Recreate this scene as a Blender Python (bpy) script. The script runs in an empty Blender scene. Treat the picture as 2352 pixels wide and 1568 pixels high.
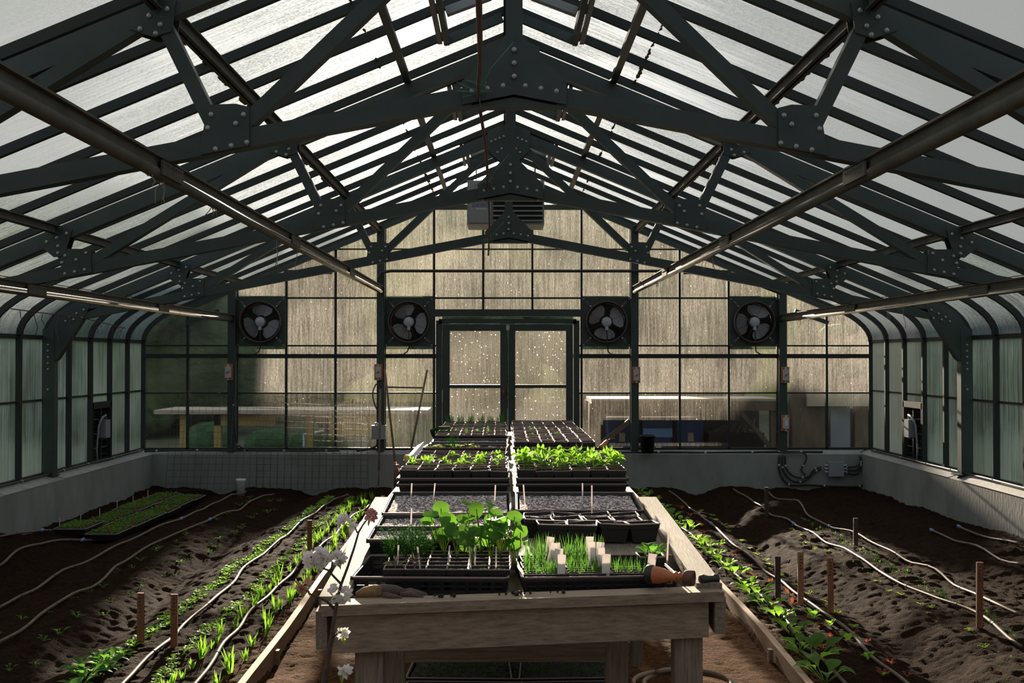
import bpy, math, random
import numpy as np
from mathutils import Vector, Matrix, Quaternion
R = random.Random(7)
S = bpy.context.scene
C = S.collection
PI = math.pi
# ------------------------------------------------------------------ camera
CAMX, CAMZ, F = -0.045, 1.62, 2607.0
cam = bpy.data.cameras.new('camera'); cam.sensor_width = 36; cam.lens = F/2352*36
cam.clip_start = .05; cam.clip_end = 400
co = bpy.data.objects.new('camera', cam); C.objects.link(co)
co.location = (CAMX, 0, CAMZ)
co.rotation_euler = (math.radians(90)+math.atan(36/F), 0, -math.atan(18/F))
S.camera = co
# ------------------------------------------------------------------ world / sun / exposure
SUN_AZ, SUN_EL = math.radians(-4.0), math.radians(12.8)     # azimuth from +Y towards +X
sd = Vector((math.sin(SUN_AZ)*math.cos(SUN_EL), math.cos(SUN_AZ)*math.cos(SUN_EL), math.sin(SUN_EL)))
w = bpy.data.worlds.new('sky'); S.world = w; w.use_nodes = True
nt = w.node_tree; nt.nodes.clear()
def wn(t, **k):
    n = nt.nodes.new(t)
    for a, b in k.items(): setattr(n, a, b)
    return n
tc = wn('ShaderNodeTexCoord'); dot = wn('ShaderNodeVectorMath', operation='DOT_PRODUCT'); dot.inputs[1].default_value = sd
nt.links.new(tc.outputs['Generated'], dot.inputs[0])
rmp = wn('ShaderNodeValToRGB'); nt.links.new(dot.outputs['Value'], rmp.inputs[0])
els = rmp.color_ramp.elements
els[0].position = 0.0; els[0].color = (.62, .72, .84, 1)
els[1].position = 1.0; els[1].color = (3.0, 2.8, 2.4, 1)
for p, c in ((.60, (.48, .53, .60, 1)), (.80, (.33, .35, .38, 1)), (.90, (.38, .385, .39, 1)), (.95, (.62, .61, .60, 1)), (.972, (1.0, .98, .94, 1)), (.986, (1.6, 1.52, 1.4, 1))):
    e = els.new(p); e.color = c
bg = wn('ShaderNodeBackground'); nt.links.new(rmp.outputs[0], bg.inputs[0]); bg.inputs[1].default_value = 1.0
ow = wn('ShaderNodeOutputWorld'); nt.links.new(bg.outputs[0], ow.inputs[0])
sun = bpy.data.lights.new('sun', 'SUN'); sun.energy = 32; sun.color = (1.0, .86, .69); sun.angle = math.radians(.8)
so = bpy.data.objects.new('sun', sun); C.objects.link(so); so.location = (0, 30, 20)
so.rotation_euler = (-sd).to_track_quat('-Z', 'Y').to_euler()
vs = S.view_settings; vs.view_transform = 'Standard'; vs.look = 'None'; vs.exposure = 0.12; vs.gamma = 1; vs.use_curve_mapping = False
cy = S.cycles; cy.max_bounces = 6; cy.diffuse_bounces = 3; cy.glossy_bounces = 2; cy.transmission_bounces = 4
cy.transparent_max_bounces = 10; cy.caustics_reflective = False; cy.caustics_refractive = True
cy.sample_clamp_indirect = 4; cy.use_denoising = True; cy.sample_clamp_direct = 0
# ------------------------------------------------------------------ helpers
def G(x, y, z=0.0):
    """ground point seen at a pixel of the photograph, at height z"""
    d = (CAMZ-z)*F/(y-820.0)
    return Vector(((x-1158.0)/F*d+CAMX, d, z))
def P(x, y, d):
    return Vector(((x-1158.0)/F*d+CAMX, d, CAMZ-(y-820.0)/F*d))
class MB:
    def __init__(s): s.v = []; s.f = []; s.m = []; s.sm = []
    def add(s, vs_, fs, mi=0, smooth=False):
        o = len(s.v); s.v.extend([tuple(v) for v in vs_])
        for f in fs: s.f.append(tuple(i+o for i in f)); s.m.append(mi); s.sm.append(smooth)
    def hexa(s, p, mi=0):
        s.add(p, [(0,3,2,1),(4,5,6,7),(0,1,5,4),(1,2,6,5),(2,3,7,6),(3,0,4,7)], mi)
    def box(s, x0, x1, y0, y1, z0, z1, mi=0):
        s.hexa([(x0,y0,z0),(x1,y0,z0),(x1,y1,z0),(x0,y1,z0),(x0,y0,z1),(x1,y0,z1),(x1,y1,z1),(x0,y1,z1)], mi)
    def bar(s, a, b, wd, ht, up=(0,0,1), mi=0):
        a, b = Vector(a), Vector(b); d = (b-a).normalized(); sx = d.cross(Vector(up))
        if sx.length < 1e-4: sx = d.cross(Vector((0,1,0)))
        sx.normalize(); u = sx.cross(d).normalized(); sx *= wd/2; u *= ht/2
        s.hexa([a-sx-u, a+sx-u, b+sx-u, b-sx-u, a-sx+u, a+sx+u, b+sx+u, b-sx+u], mi)
    def tube(s, pts, r, n=6, mi=0, caps=True, sx=1.0):
        pts = [Vector(p) for p in pts]; m = len(pts)
        rr = r if hasattr(r, '__len__') else [r]*m
        t0 = (pts[1]-pts[0]).normalized(); a = t0.orthogonal().normalized()
        vs_ = []
        for i, p in enumerate(pts):
            t = (pts[min(i+1, m-1)]-pts[max(i-1, 0)])
            if t.length < 1e-9: t = t0
            t = t.normalized(); a = (a-t*a.dot(t))
            if a.length < 1e-6: a = t.orthogonal()
            a.normalize(); b = t.cross(a)
            for k in range(n):
                q = 2*PI*k/n; vs_.append(p+(a*math.cos(q)*sx+b*math.sin(q))*rr[i])
        fs = [(i*n+k, i*n+(k+1) % n, (i+1)*n+(k+1) % n, (i+1)*n+k) for i in range(m-1) for k in range(n)]
        if caps: fs += [tuple(range(n-1, -1, -1)), tuple(range((m-1)*n, m*n))]
        s.add(vs_, fs, mi, True)
    def lathe(s, prof, n=16, M=None, mi=0, a0=0, a1=2*PI):
        full = abs(a1-a0-2*PI) < 1e-6; k_ = n if full else n+1; vs_ = []
        for r, z in prof:
            for k in range(k_):
                q = a0+(a1-a0)*k/n; v = Vector((r*math.cos(q), r*math.sin(q), z))
                vs_.append(M @ v if M is not None else v)
        fs = []
        for i in range(len(prof)-1):
            for k in range(n):
                k2 = (k+1) % n if full else k+1
                fs.append((i*k_+k, i*k_+k2, (i+1)*k_+k2, (i+1)*k_+k))
        s.add(vs_, fs, mi, True)
    def prism(s, poly, a, b, axis='y', mi=0):
        def q(u, v, t): return (u, t, v) if axis == 'y' else ((t, u, v) if axis == 'x' else (u, v, t))
        n = len(poly); vs_ = [q(u, v, a) for u, v in poly]+[q(u, v, b) for u, v in poly]
        s.add(vs_, [tuple(range(n)), tuple(range(2*n-1, n-1, -1))]+[(i, i+n, (i+1) % n+n, (i+1) % n) for i in range(n)], mi)
    def ball(s, c, r, n=6, sq=(1,1,1), mi=0):
        M = Matrix.Translation(Vector(c)) @ Matrix.Diagonal((*sq, 1)); h = max(3, n//2+1)
        s.lathe([(max(1e-4, r*math.sin(PI*i/h)), -r*math.cos(PI*i/h)) for i in range(h+1)], n, M, mi)
    def leaf(s, base, d, L, W, up=(0,0,1), droop=.3, fold=.25, shape=(0, .7, 1, .75, 0), mi=0):
        """a bent leaf blade, folded along the midrib; shape = half widths along the length"""
        d = Vector(d).normalized(); side = d.cross(Vector(up))
        if side.length < 1e-3: side = d.cross(Vector((1, 0, 0)))
        side.normalize(); u = side.cross(d).normalized(); base = Vector(base); vs_ = []; m = len(shape)
        for i, h in enumerate(shape):
            t = i/(m-1); c = base+d*L*t*(1-.12*droop*t)-Vector((0,0,1))*L*droop*t*t; hw = max(h, .02)*W/2
            vs_ += [c-side*hw+u*hw*fold*2, c, c+side*hw+u*hw*fold*2]
        fs = []
        for i in range(m-1):
            o = i*3; fs += [(o, o+1, o+4, o+3), (o+1, o+2, o+5, o+4)]
        s.add(vs_, fs, mi, True)
    def build(s, name, mats, parent=None, loc=None, rotz=None, label=None):
        me = s.mesh(name, mats); return put(name, me, parent, loc, rotz, label)
    def mesh(s, name, mats):
        me = bpy.data.meshes.new(name); me.from_pydata(s.v, [], s.f)
        if not isinstance(mats, (list, tuple)): mats = [mats]
        for m in mats: me.materials.append(m)
        if s.f:
            me.polygons.foreach_set('material_index', s.m); me.polygons.foreach_set('use_smooth', s.sm)
        me.update(); return me
def put(name, me, parent=None, loc=None, rotz=None, label=None):
    o = bpy.data.objects.new(name, me); C.objects.link(o)
    if parent: o.parent = parent
    if loc is not None: o.location = loc
    if rotz is not None: o.rotation_euler = (0, 0, rotz) if not hasattr(rotz, '__len__') else rotz
    if label: o['label'] = label
    return o
def tag(o, label=None, cat=None, group=None, kind=None):
    if label: o['label'] = label
    if cat: o['category'] = cat
    if group: o['group'] = group
    if kind: o['kind'] = kind
    return o
def thing(name, label, cat, loc=(0,0,0), rotz=0, group=None):
    o = bpy.data.objects.new(name, None); C.objects.link(o); o.location = loc
    o.rotation_euler = (0, 0, rotz) if not hasattr(rotz, '__len__') else rotz
    o.empty_display_size = .1
    return tag(o, label, cat, group)
def struct(o): o['kind'] = 'structure'; return o
def dup(o, loc=None, rotz=None, sc=None, label=None, group=None):
    c = o.copy(); C.objects.link(c)
    if loc is not None: c.location = loc
    if rotz is not None: c.rotation_euler = (0, 0, rotz) if not hasattr(rotz, '__len__') else rotz
    if sc: c.scale = (sc, sc, sc) if not hasattr(sc, '__len__') else sc
    if label: c['label'] = label
    if group: c['group'] = group
    for ch in list(o.children):
        k = ch.copy(); C.objects.link(k); k.parent = c
        for g in list(ch.children):
            h = g.copy(); C.objects.link(h); h.parent = k
    return c
# ------------------------------------------------------------------ materials
def mat(name, col, rough=.7, metal=0, spec=.5, bump=None, var=None, trans=0, tcol=None, scale=8, obj=False, stretch=(1,1,1), rnd=0):
    m = bpy.data.materials.new(name); m.use_nodes = True; t = m.node_tree; n = t.nodes; l = t.links
    b = n['Principled BSDF']; b.inputs['Base Color'].default_value = (*col, 1); b.inputs['Roughness'].default_value = rough
    b.inputs['Metallic'].default_value = metal; b.inputs['Specular IOR Level'].default_value = spec
    g = n.new('ShaderNodeTexCoord'); mp = n.new('ShaderNodeMapping'); mp.inputs['Scale'].default_value = stretch
    l.new(g.outputs['Object'], mp.inputs[0])
    last = None
    if var:
        nz = n.new('ShaderNodeTexNoise'); nz.inputs['Scale'].default_value = scale; nz.inputs['Detail'].default_value = 6; nz.inputs['Roughness'].default_value = .65
        l.new(mp.outputs[0], nz.inputs['Vector'])
        r = n.new('ShaderNodeValToRGB'); r.color_ramp.elements[0].position = .32; r.color_ramp.elements[1].position = .68
        r.color_ramp.elements[0].color = (*var, 1); r.color_ramp.elements[1].color = (*col, 1)
        l.new(nz.outputs['Fac'], r.inputs[0]); last = r.outputs[0]
    if rnd:
        oi = n.new('ShaderNodeObjectInfo'); hs = n.new('ShaderNodeHueSaturation')
        mr = n.new('ShaderNodeMapRange'); mr.inputs['To Min'].default_value = 1-rnd; mr.inputs['To Max'].default_value = 1+rnd
        l.new(oi.outputs['Random'], mr.inputs[0]); l.new(mr.outputs[0], hs.inputs['Value'])
        if last: l.new(last, hs.inputs['Color'])
        else: hs.inputs['Color'].default_value = (*col, 1)
        last = hs.outputs[0]
    if last: l.new(last, b.inputs['Base Color'])
    if bump:
        nz2 = n.new('ShaderNodeTexNoise'); nz2.inputs['Scale'].default_value = bump[0]; nz2.inputs['Detail'].default_value = 8
        l.new(mp.outputs[0], nz2.inputs['Vector'])
        bp = n.new('ShaderNodeBump'); bp.inputs['Strength'].default_value = bump[1]; bp.inputs['Distance'].default_value = bump[2] if len(bump) > 2 else .01
        l.new(nz2.outputs['Fac'], bp.inputs['Height']); l.new(bp.outputs[0], b.inputs['Normal'])
    if trans:
        tr = n.new('ShaderNodeBsdfTranslucent'); tr.inputs[0].default_value = (*(tcol or col), 1)
        mx = n.new('ShaderNodeMixShader'); mx.inputs[0].default_value = trans
        l.new(b.outputs[0], mx.inputs[1]); l.new(tr.outputs[0], mx.inputs[2]); l.new(mx.outputs[0], n['Material Output'].inputs[0])
    return m
def glass(name, tint, diff, dcol, rr, rough, streak, spk=60.0, contrast=(.35, .7), dots=.0, grain=(60, 60, 60), gk=.3, lo=.35, hi=1.6):
    """dirty wet glass: clear share, frosted share and a scattering film of dirt and droplets"""
    m = bpy.data.materials.new(name); m.use_nodes = True; t = m.node_tree; n = t.nodes; l = t.links; n.remove(n['Principled BSDF'])
    out = n['Material Output']
    g = n.new('ShaderNodeTexCoord'); mp = n.new('ShaderNodeMapping'); mp.inputs['Scale'].default_value = streak
    l.new(g.outputs['Object'], mp.inputs[0])
    nz = n.new('ShaderNodeTexNoise'); nz.inputs['Scale'].default_value = 1; nz.inputs['Detail'].default_value = 5; nz.inputs['Roughness'].default_value = .7
    l.new(mp.outputs[0], nz.inputs['Vector'])
    nb = n.new('ShaderNodeTexNoise'); nb.inputs['Scale'].default_value = 1.3; nb.inputs['Detail'].default_value = 3; l.new(g.outputs['Object'], nb.inputs['Vector'])
    ad = n.new('ShaderNodeMath'); ad.operation = 'MULTIPLY_ADD'; l.new(nb.outputs['Fac'], ad.inputs[0]); ad.inputs[1].default_value = .7; 
    sb = n.new('ShaderNodeMath'); sb.operation = 'SUBTRACT'; l.new(nz.outputs['Fac'], sb.inputs[0]); sb.inputs[1].default_value = .35; l.new(sb.outputs[0], ad.inputs[2])
    mr = n.new('ShaderNodeMapRange'); mr.inputs['From Min'].default_value = contrast[0]; mr.inputs['From Max'].default_value = contrast[1]
    l.new(ad.outputs[0], mr.inputs[0]); mr.inputs['To Min'].default_value = diff*lo; mr.inputs['To Max'].default_value = diff*hi
    gm = n.new('ShaderNodeMapping'); gm.inputs['Scale'].default_value = grain; l.new(g.outputs['Object'], gm.inputs[0])
    gz = n.new('ShaderNodeTexNoise'); gz.inputs['Scale'].default_value = 1; gz.inputs['Detail'].default_value = 3; gz.inputs['Roughness'].default_value = .8; l.new(gm.outputs[0], gz.inputs['Vector'])
    gr = n.new('ShaderNodeMapRange'); gr.inputs['From Min'].default_value = .36; gr.inputs['From Max'].default_value = .64; gr.inputs['To Min'].default_value = 1-gk; gr.inputs['To Max'].default_value = 1+gk; l.new(gz.outputs['Fac'], gr.inputs[0])
    gx = n.new('ShaderNodeMath'); gx.operation = 'MULTIPLY'; l.new(mr.outputs[0], gx.inputs[0]); l.new(gr.outputs[0], gx.inputs[1]); gx.use_clamp = True
    fac = gx.outputs[0]
    if dots:
        vo = n.new('ShaderNodeTexVoronoi'); vo.inputs['Scale'].default_value = spk; vo.inputs['Randomness'].default_value = 1; l.new(g.outputs['Object'], vo.inputs['Vector'])
        sepc = n.new('ShaderNodeSeparateColor'); l.new(vo.outputs['Color'], sepc.inputs[0])
        th = n.new('ShaderNodeMath'); th.operation = 'MULTIPLY'; th.inputs[1].default_value = .30; l.new(sepc.outputs[0], th.inputs[0])
        p3 = n.new('ShaderNodeMath'); p3.operation = 'POWER'; p3.inputs[1].default_value = 3.0; l.new(sepc.outputs[1], p3.inputs[0])
        pm = n.new('ShaderNodeMath'); pm.operation = 'MULTIPLY'; l.new(th.outputs[0], pm.inputs[0]); l.new(p3.outputs[0], pm.inputs[1])
        lt = n.new('ShaderNodeMath'); lt.operation = 'LESS_THAN'; l.new(vo.outputs['Distance'], lt.inputs[0]); l.new(pm.outputs[0], lt.inputs[1])
        mm = n.new('ShaderNodeMath'); mm.operation = 'MULTIPLY_ADD'; l.new(lt.outputs[0], mm.inputs[0]); mm.inputs[1].default_value = dots; l.new(fac, mm.inputs[2]); mm.use_clamp = True
        fac = mm.outputs[0]
    tp = n.new('ShaderNodeBsdfTransparent'); tp.inputs[0].default_value = (*tint, 1)
    rf = n.new('ShaderNodeBsdfRefraction'); rf.inputs['Color'].default_value = (*tint, 1); rf.inputs['Roughness'].default_value = rough; rf.inputs['IOR'].default_value = 1.02
    m1 = n.new('ShaderNodeMixShader'); m1.inputs[0].default_value = rr; l.new(tp.outputs[0], m1.inputs[1]); l.new(rf.outputs[0], m1.inputs[2])
    tl = n.new('ShaderNodeBsdfTranslucent'); tl.inputs[0].default_value = (*dcol, 1)
    m2 = n.new('ShaderNodeMixShader'); l.new(fac, m2.inputs[0]); l.new(m1.outputs[0], m2.inputs[1]); l.new(tl.outputs[0], m2.inputs[2])
    gl = n.new('ShaderNodeBsdfGlossy'); gl.inputs['Roughness'].default_value = .15
    m3 = n.new('ShaderNodeMixShader'); m3.inputs[0].default_value = .035; l.new(m2.outputs[0], m3.inputs[1]); l.new(gl.outputs[0], m3.inputs[2])
    l.new(m3.outputs[0], out.inputs[0]); return m
M_GEND = glass('end_glass', (.86, .85, .80), .048, (.80, .74, .65), .45, .22, (45, 1, 2.2), 42, dots=.38, grain=(110, 110, 26), gk=.45, lo=.5, hi=1.35)
M_GLOW = glass('end_glass_low', (.86, .85, .82), .017, (.80, .73, .60), .30, .12, (45, 1, 2.2), 42, dots=.4, grain=(110, 110, 26), gk=.45, lo=.4, hi=1.6)
M_GDOOR = glass('door_glass', (.82, .82, .78), .036, (.80, .74, .62), .50, .20, (60, 1, 2.2), 40, dots=.5, grain=(120, 120, 30), gk=.4, lo=.6, hi=1.4)
M_GSIDE = glass('side_glass', (.80, .84, .76), .46, (.58, .63, .50), .85, .35, (1, 60, 1.2), grain=(90, 90, 14), gk=.3)
M_GROOF = glass('roof_glass', (.93, .94, .93), .46, (.15, .17, .175), .96, .28, (1.8, 34, 1.8), 60, (.28, .56), grain=(55, 150, 55), gk=.7, lo=.2, hi=1.6)
M_STEEL = mat('green_steel', (.042, .058, .053), .5, var=(.028, .042, .039), scale=6, spec=.35)
M_BARG = mat('glazing_bar_green', (.024, .029, .027), .6, spec=.25)
M_BOLT = mat('zinc_bolt', (.30, .32, .32), .4, .5)
M_RAIL = mat('weathered_aluminium', (.13, .12, .095), .62, .0, var=(.07, .066, .056), scale=5, spec=.2)
M_CONC = mat('concrete', (.27, .28, .27), .9, var=(.17, .175, .165), scale=2.2, bump=(30, .25), stretch=(1, 1, .45))
M_CONC2 = mat('concrete_sloped_ledge', (.36, .35, .33), .9, var=(.24, .23, .22), scale=9, bump=(60, .3))
M_SOIL = mat('bed_soil', (.037, .0175, .0092), .95, var=(.0115, .0065, .0045), scale=34, bump=(90, 1.0, .03), spec=.03)
M_PATH = mat('path_soil', (.17, .075, .030), .95, var=(.038, .016, .007), scale=30, bump=(80, 1.0, .03), spec=.03)
M_WOOD = mat('weathered_wood', (.33, .245, .175), .8, var=(.15, .108, .078), scale=3, stretch=(2, 30, 30), bump=(6, .35, .004))
M_WOODY = mat('weathered_wood_lengthwise', (.28, .225, .165), .8, var=(.12, .095, .07), scale=3, stretch=(30, 2, 30), bump=(6, .35, .004))
M_WOODZ = mat('weathered_leg_wood', (.30, .235, .175), .8, var=(.12, .09, .07), scale=3, stretch=(30, 30, 2), bump=(6, .35, .004))
M_EDGE = mat('edging_wood', (.34, .215, .12), .8, var=(.17, .10, .06), scale=3, stretch=(30, 1.6, 30), bump=(5, .3, .004))
M_STAKE = mat('stake_wood', (.36, .13, .055), .75, var=(.12, .045, .022), scale=3, stretch=(30, 30, 3), rnd=.25)
M_STAKED = mat('dark_stake_wood', (.085, .05, .034), .8, var=(.04, .025, .018), scale=3, stretch=(30, 30, 3), rnd=.2)
M_STAKEL = mat('light_stake_wood', (.42, .215, .10), .75, var=(.27, .13, .06), scale=3, stretch=(30, 30, 3), rnd=.1)
M_PLAS = mat('black_plastic', (.012, .012, .013), .42, spec=.5)
M_RIM = mat('lip_painted_glint', (.24, .17, .155), .6, spec=.25)  # black plastic rims, their backlit glint put into a paler pinkish colour
M_POT = mat('pot_plastic', (.022, .020, .020), .6, spec=.25)
M_COMP = mat('potting_soil', (.060, .038, .026), .95, var=(.015, .011, .008), scale=60, bump=(140, 1, .01))
def perl():
    m = mat('perlite_mix', (.06, .05, .05), .9, bump=(120, 1, .01)); n = m.node_tree.nodes; l = m.node_tree.links
    v = n.new('ShaderNodeTexVoronoi'); v.inputs['Scale'].default_value = 150; g = n.new('ShaderNodeTexCoord'); l.new(g.outputs['Object'], v.inputs['Vector'])
    s = n.new('ShaderNodeSeparateColor'); l.new(v.outputs['Color'], s.inputs[0])
    r = n.new('ShaderNodeValToRGB'); r.color_ramp.interpolation = 'CONSTANT'
    r.color_ramp.elements[0].color = (.05, .034, .032, 1); r.color_ramp.elements[1].position = .36; r.color_ramp.elements[1].color = (.24, .18, .18, 1)
    e = r.color_ramp.elements.new(.66); e.color = (.80, .72, .74, 1)
    l.new(s.outputs[0], r.inputs[0]); l.new(r.outputs[0], n['Principled BSDF'].inputs['Base Color']); return m
M_PERL = perl()
M_HOSE = mat('drip_hose', (.16, .115, .085), .6, var=(.11, .078, .058), scale=14, spec=.18)
M_HOSEB = mat('coiled_hose', (.22, .14, .09), .45)
M_BLUE = mat('blue_clip', (.10, .18, .42), .5)
def green(name, c, t, k=.5, rnd=.22): return mat(name, c, .62, trans=k, tcol=t, rnd=rnd, spec=.15)
M_L1 = green('bright_leaf', (.10, .22, .030), (.30, .58, .05))
M_L2 = green('mid_leaf', (.055, .155, .030), (.17, .42, .045))
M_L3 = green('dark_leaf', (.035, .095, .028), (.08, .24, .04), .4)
M_L4 = green('chive_leaf', (.055, .15, .03), (.13, .33, .04))
M_L5 = green('yellow_green_leaf', (.16, .23, .035), (.45, .60, .06))
M_NAST = green('nasturtium_leaf', (.065, .16, .03), (.20, .45, .045))
M_RED = green('red_leaf', (.20, .045, .03), (.5, .12, .05))
M_PURP = green('purple_leaf', (.14, .07, .10), (.25, .18, .14))
M_STEM = green('pale_stem', (.20, .28, .08), (.4, .5, .12), .3)
M_PET = mat('petal', (.88, .84, .84), .6, trans=.6, tcol=(.95, .88, .88))
M_PINK = mat('pink_bud', (.62, .28, .25), .6, trans=.3)
M_BARK = mat('bark', (.10, .07, .055), .85, var=(.045, .032, .028), scale=30, bump=(60, .5))
M_TAG = mat('white_tag', (.80, .76, .74), .6, trans=.5, tcol=(.8, .74, .72))
M_ORNG = mat('orange_plastic', (.52, .16, .05), .5, var=(.36, .10, .035), scale=20)
M_ORNG2 = mat('terracotta_plate', (.46, .15, .055), .6)
M_YEL = mat('yellow_plastic', (.75, .40, .05), .5)
M_GREY = mat('grey_plastic', (.24, .26, .28), .5)
M_GREYL = mat('light_grey_plastic', (.42, .43, .44), .5)
M_BLK = mat('black_cable', (.02, .017, .016), .55)
M_WHT = mat('white_plastic', (.60, .61, .62), .5)
M_FANB = mat('fan_blade', (.36, .38, .42), .45, .2)
M_FANM = mat('fan_motor', (.38, .41, .46), .45)
M_FANG = mat('fan_guard', (.060, .042, .036), .5)
M_CLIP = mat('clip_steel', (.40, .42, .42), .35, .6)
M_HEAT = mat('heater_enamel', (.24, .245, .235), .5)
M_DARK = mat('dark_inside', (.012, .010, .009), .8)
M_RUST = mat('rusty_steel', (.15, .06, .04), .75, var=(.075, .032, .025), scale=25)
M_MESH = mat('wire_mesh', (.10, .075, .06), .6, .3)
M_TWINE = mat('twine', (.32, .24, .15), .9)
M_GTW = mat('green_twine', (.10, .24, .15), .8)
M_MOSS = mat('moss', (.20, .135, .03), .95, var=(.10, .065, .015), scale=60, bump=(90, 1, .01))
M_MESHT = mat('galvanised_mesh', (.20, .20, .20), .45, .5)
M_GLOVE = mat('glove_cloth', (.085, .055, .045), .9, bump=(80, .5))
M_GLOVEY = mat('glove_cuff_tan', (.30, .165, .05), .85, var=(.10, .06, .04), scale=30)
M_TEXTB = mat('blue_print', (.05, .08, .28), .6)
M_TEXTR = mat('red_print', (.45, .08, .08), .6)
M_BRK = mat('brick_dark', (.03, .025, .02), .8)
M_OGR = mat('outdoor_grass', (.10, .105, .05), .95, var=(.05, .055, .025), scale=3)
M_TREE = mat('tree_leaves', (.095, .135, .05), .95, var=(.035, .062, .02), scale=1.6, trans=.08, tcol=(.12, .13, .07), bump=(3, 1, .3))
M_TREE2 = mat('shrub_leaves', (.07, .17, .06), .95, var=(.03, .08, .03), scale=7, trans=.25, tcol=(.12, .26, .06), bump=(12, 1, .1))
M_OBEN = mat('bench_top_outside', (.52, .44, .33), .5, var=(.4, .33, .25), scale=3)
M_OYEL = mat('yellow_timber', (.42, .30, .10), .8)
M_OWOOD = mat('outdoor_timber', (.20, .14, .10), .85, var=(.10, .07, .05), scale=2, stretch=(3, 3, 1))
M_OBLUE = mat('blue_bin', (.03, .07, .22), .5)
M_OBLUL = mat('pale_blue_band', (.22, .45, .9), .5)
M_OWALL = mat('beige_wall', (.42, .32, .24), .85)
# ------------------------------------------------------------------ height of the soil
rs = np.random.RandomState(5)
LAT = [rs.rand(128, 128) for _ in range(5)]
def vnoise(x, y, s, k):
    x = np.asarray(x, float)/s; y = np.asarray(y, float)/s; xi = np.floor(x).astype(int); yi = np.floor(y).astype(int)
    fx = x-xi; fy = y-yi; fx = fx*fx*(3-2*fx); fy = fy*fy*(3-2*fy); A = LAT[k]
    a = A[xi % 128, yi % 128]; b = A[(xi+1) % 128, yi % 128]; c = A[xi % 128, (yi+1) % 128]; d = A[(xi+1) % 128, (yi+1) % 128]
    return (a*(1-fx)+b*fx)*(1-fy)+(c*(1-fx)+d*fx)*fy-.5
def lx(y): return -1.30-.0165*(y-5.4)
def rx(y): return 1.43+.0125*(y-5.4)
def soil(x, y, fine=True):
    x = np.asarray(x, float); y = np.asarray(y, float)
    wob = vnoise(x*0, y, 1.1, 3)*.25
    g = lambda c, wd: np.exp(-((x-c-wob)/wd)**2)
    z = -.10*g(2.30, .20)-.09*g(-2.42, .18)-.07*g(-3.55, .16)-.05*g(3.62, .2)
    z = z+.14*np.clip((-x-3.5)/.7, 0, 1)*np.clip((10.5-y)/1.2, 0, 1)+.06*np.clip((x-3.7)/.6, 0, 1)*np.clip((12.5-y)/3, 0, 1)
    z = z+.10*np.exp(-((x-3.05)/.35)**2-((y-12.1)/.35)**2)
    rough = 1+.9*np.clip(np.abs(x)-1.9, 0, 1)
    z = z+vnoise(x, y, .45, 0)*.028*rough
    path = (x > lx(y)) & (x < rx(y))
    z = np.where(path, -.035+vnoise(x, y, .5, 1)*.03, z)
    if fine:
        k = np.where(path, .7, 1.15)
        z = z+k*(vnoise(x, y, .16, 1)*.016+vnoise(x, y, .07, 2)*.013+vnoise(x, y, .035, 4)*.017)
    return z
def sz(x, y): return float(soil(x, y, True))
def grid(name, xs, ys, m):
    X, Y = np.meshgrid(xs, ys); Z = soil(X, Y); nx, ny = len(xs), len(ys)
    v = np.stack([X, Y, Z], -1).reshape(-1, 3).astype(np.float32)
    idx = np.arange(nx*ny).reshape(ny, nx); f = np.stack([idx[:-1, :-1], idx[:-1, 1:], idx[1:, 1:], idx[1:, :-1]], -1).reshape(-1, 4)
    me = bpy.data.meshes.new(name); me.vertices.add(len(v)); me.vertices.foreach_set('co', v.ravel())
    me.loops.add(f.size); me.loops.foreach_set('vertex_index', f.ravel().astype(np.int32)); me.polygons.add(len(f))
    me.polygons.foreach_set('loop_start', np.arange(0, f.size, 4, dtype=np.int32)); me.polygons.foreach_set('loop_total', np.full(len(f), 4, np.int32))
    me.update(); me.validate(); me.materials.append(m); me.polygons.foreach_set('use_smooth', [True]*len(f)); return struct(put(name, me))
ys = np.concatenate([np.arange(3.0, 9, .020), np.arange(9, 14.14, .03)])
D0 = 14.29                      # inner glass plane of the end wall
CX = 4.40                       # inner face of the side knee walls
grid('bed_left', np.arange(-CX-.02, -1.27, .022), ys, M_SOIL)
grid('bed_right', np.arange(1.41, CX+.03, .022), ys, M_SOIL)
grid('floor', np.arange(-1.46, 1.60, .03), ys, M_PATH)
mb = MB(); mb.box(-CX, CX, -3, 3.02, -.3, -.03); struct(mb.build('floor_near', M_PATH))
# ------------------------------------------------------------------ concrete knee walls
mb = MB(); H1, H2 = .455, .415
mb.prism([(-4.72, -.4), (-CX, -.4), (-CX, H2), (-4.52, H1), (-4.72, H1)], -3, D0+.15, 'y'); struct(mb.build('wall_left', M_CONC))
mb = MB(); mb.prism([(4.72, -.4), (CX, -.4), (CX, H2), (4.52, H1), (4.72, H1)], -3, D0+.15, 'y'); struct(mb.build('wall_right', M_CONC))
mb = MB(); mb.prism([(14.10, -.4), (D0+.15, -.4), (D0+.15, H1), (14.20, H1), (14.10, H2)], -CX, CX, 'x'); struct(mb.build('wall_back', M_CONC))
mb = MB(); mb.prism([(-CX+.004, H2+.001), (-4.52, H1+.004), (-4.60, H1+.004), (-4.60, H1-.03)], 9.95, 11.0, 'y'); mb.prism([(-CX+.004, H2+.003), (-4.52, H1+.006), (-4.60, H1+.004)], 11.3, 14.1, 'y'); struct(mb.build('trim_left_ledge', M_CONC2))
mb = MB(); mb.prism([(CX-.004, H2+.003), (4.52, H1+.006), (4.60, H1+.004)], 11.35, 14.1, 'y'); mb.prism([(CX-.004, H2+.003), (4.52, H1+.006), (4.60, H1+.004)], 5, 11.0, 'y'); struct(mb.build('trim_right_ledge', M_CONC2))
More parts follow.
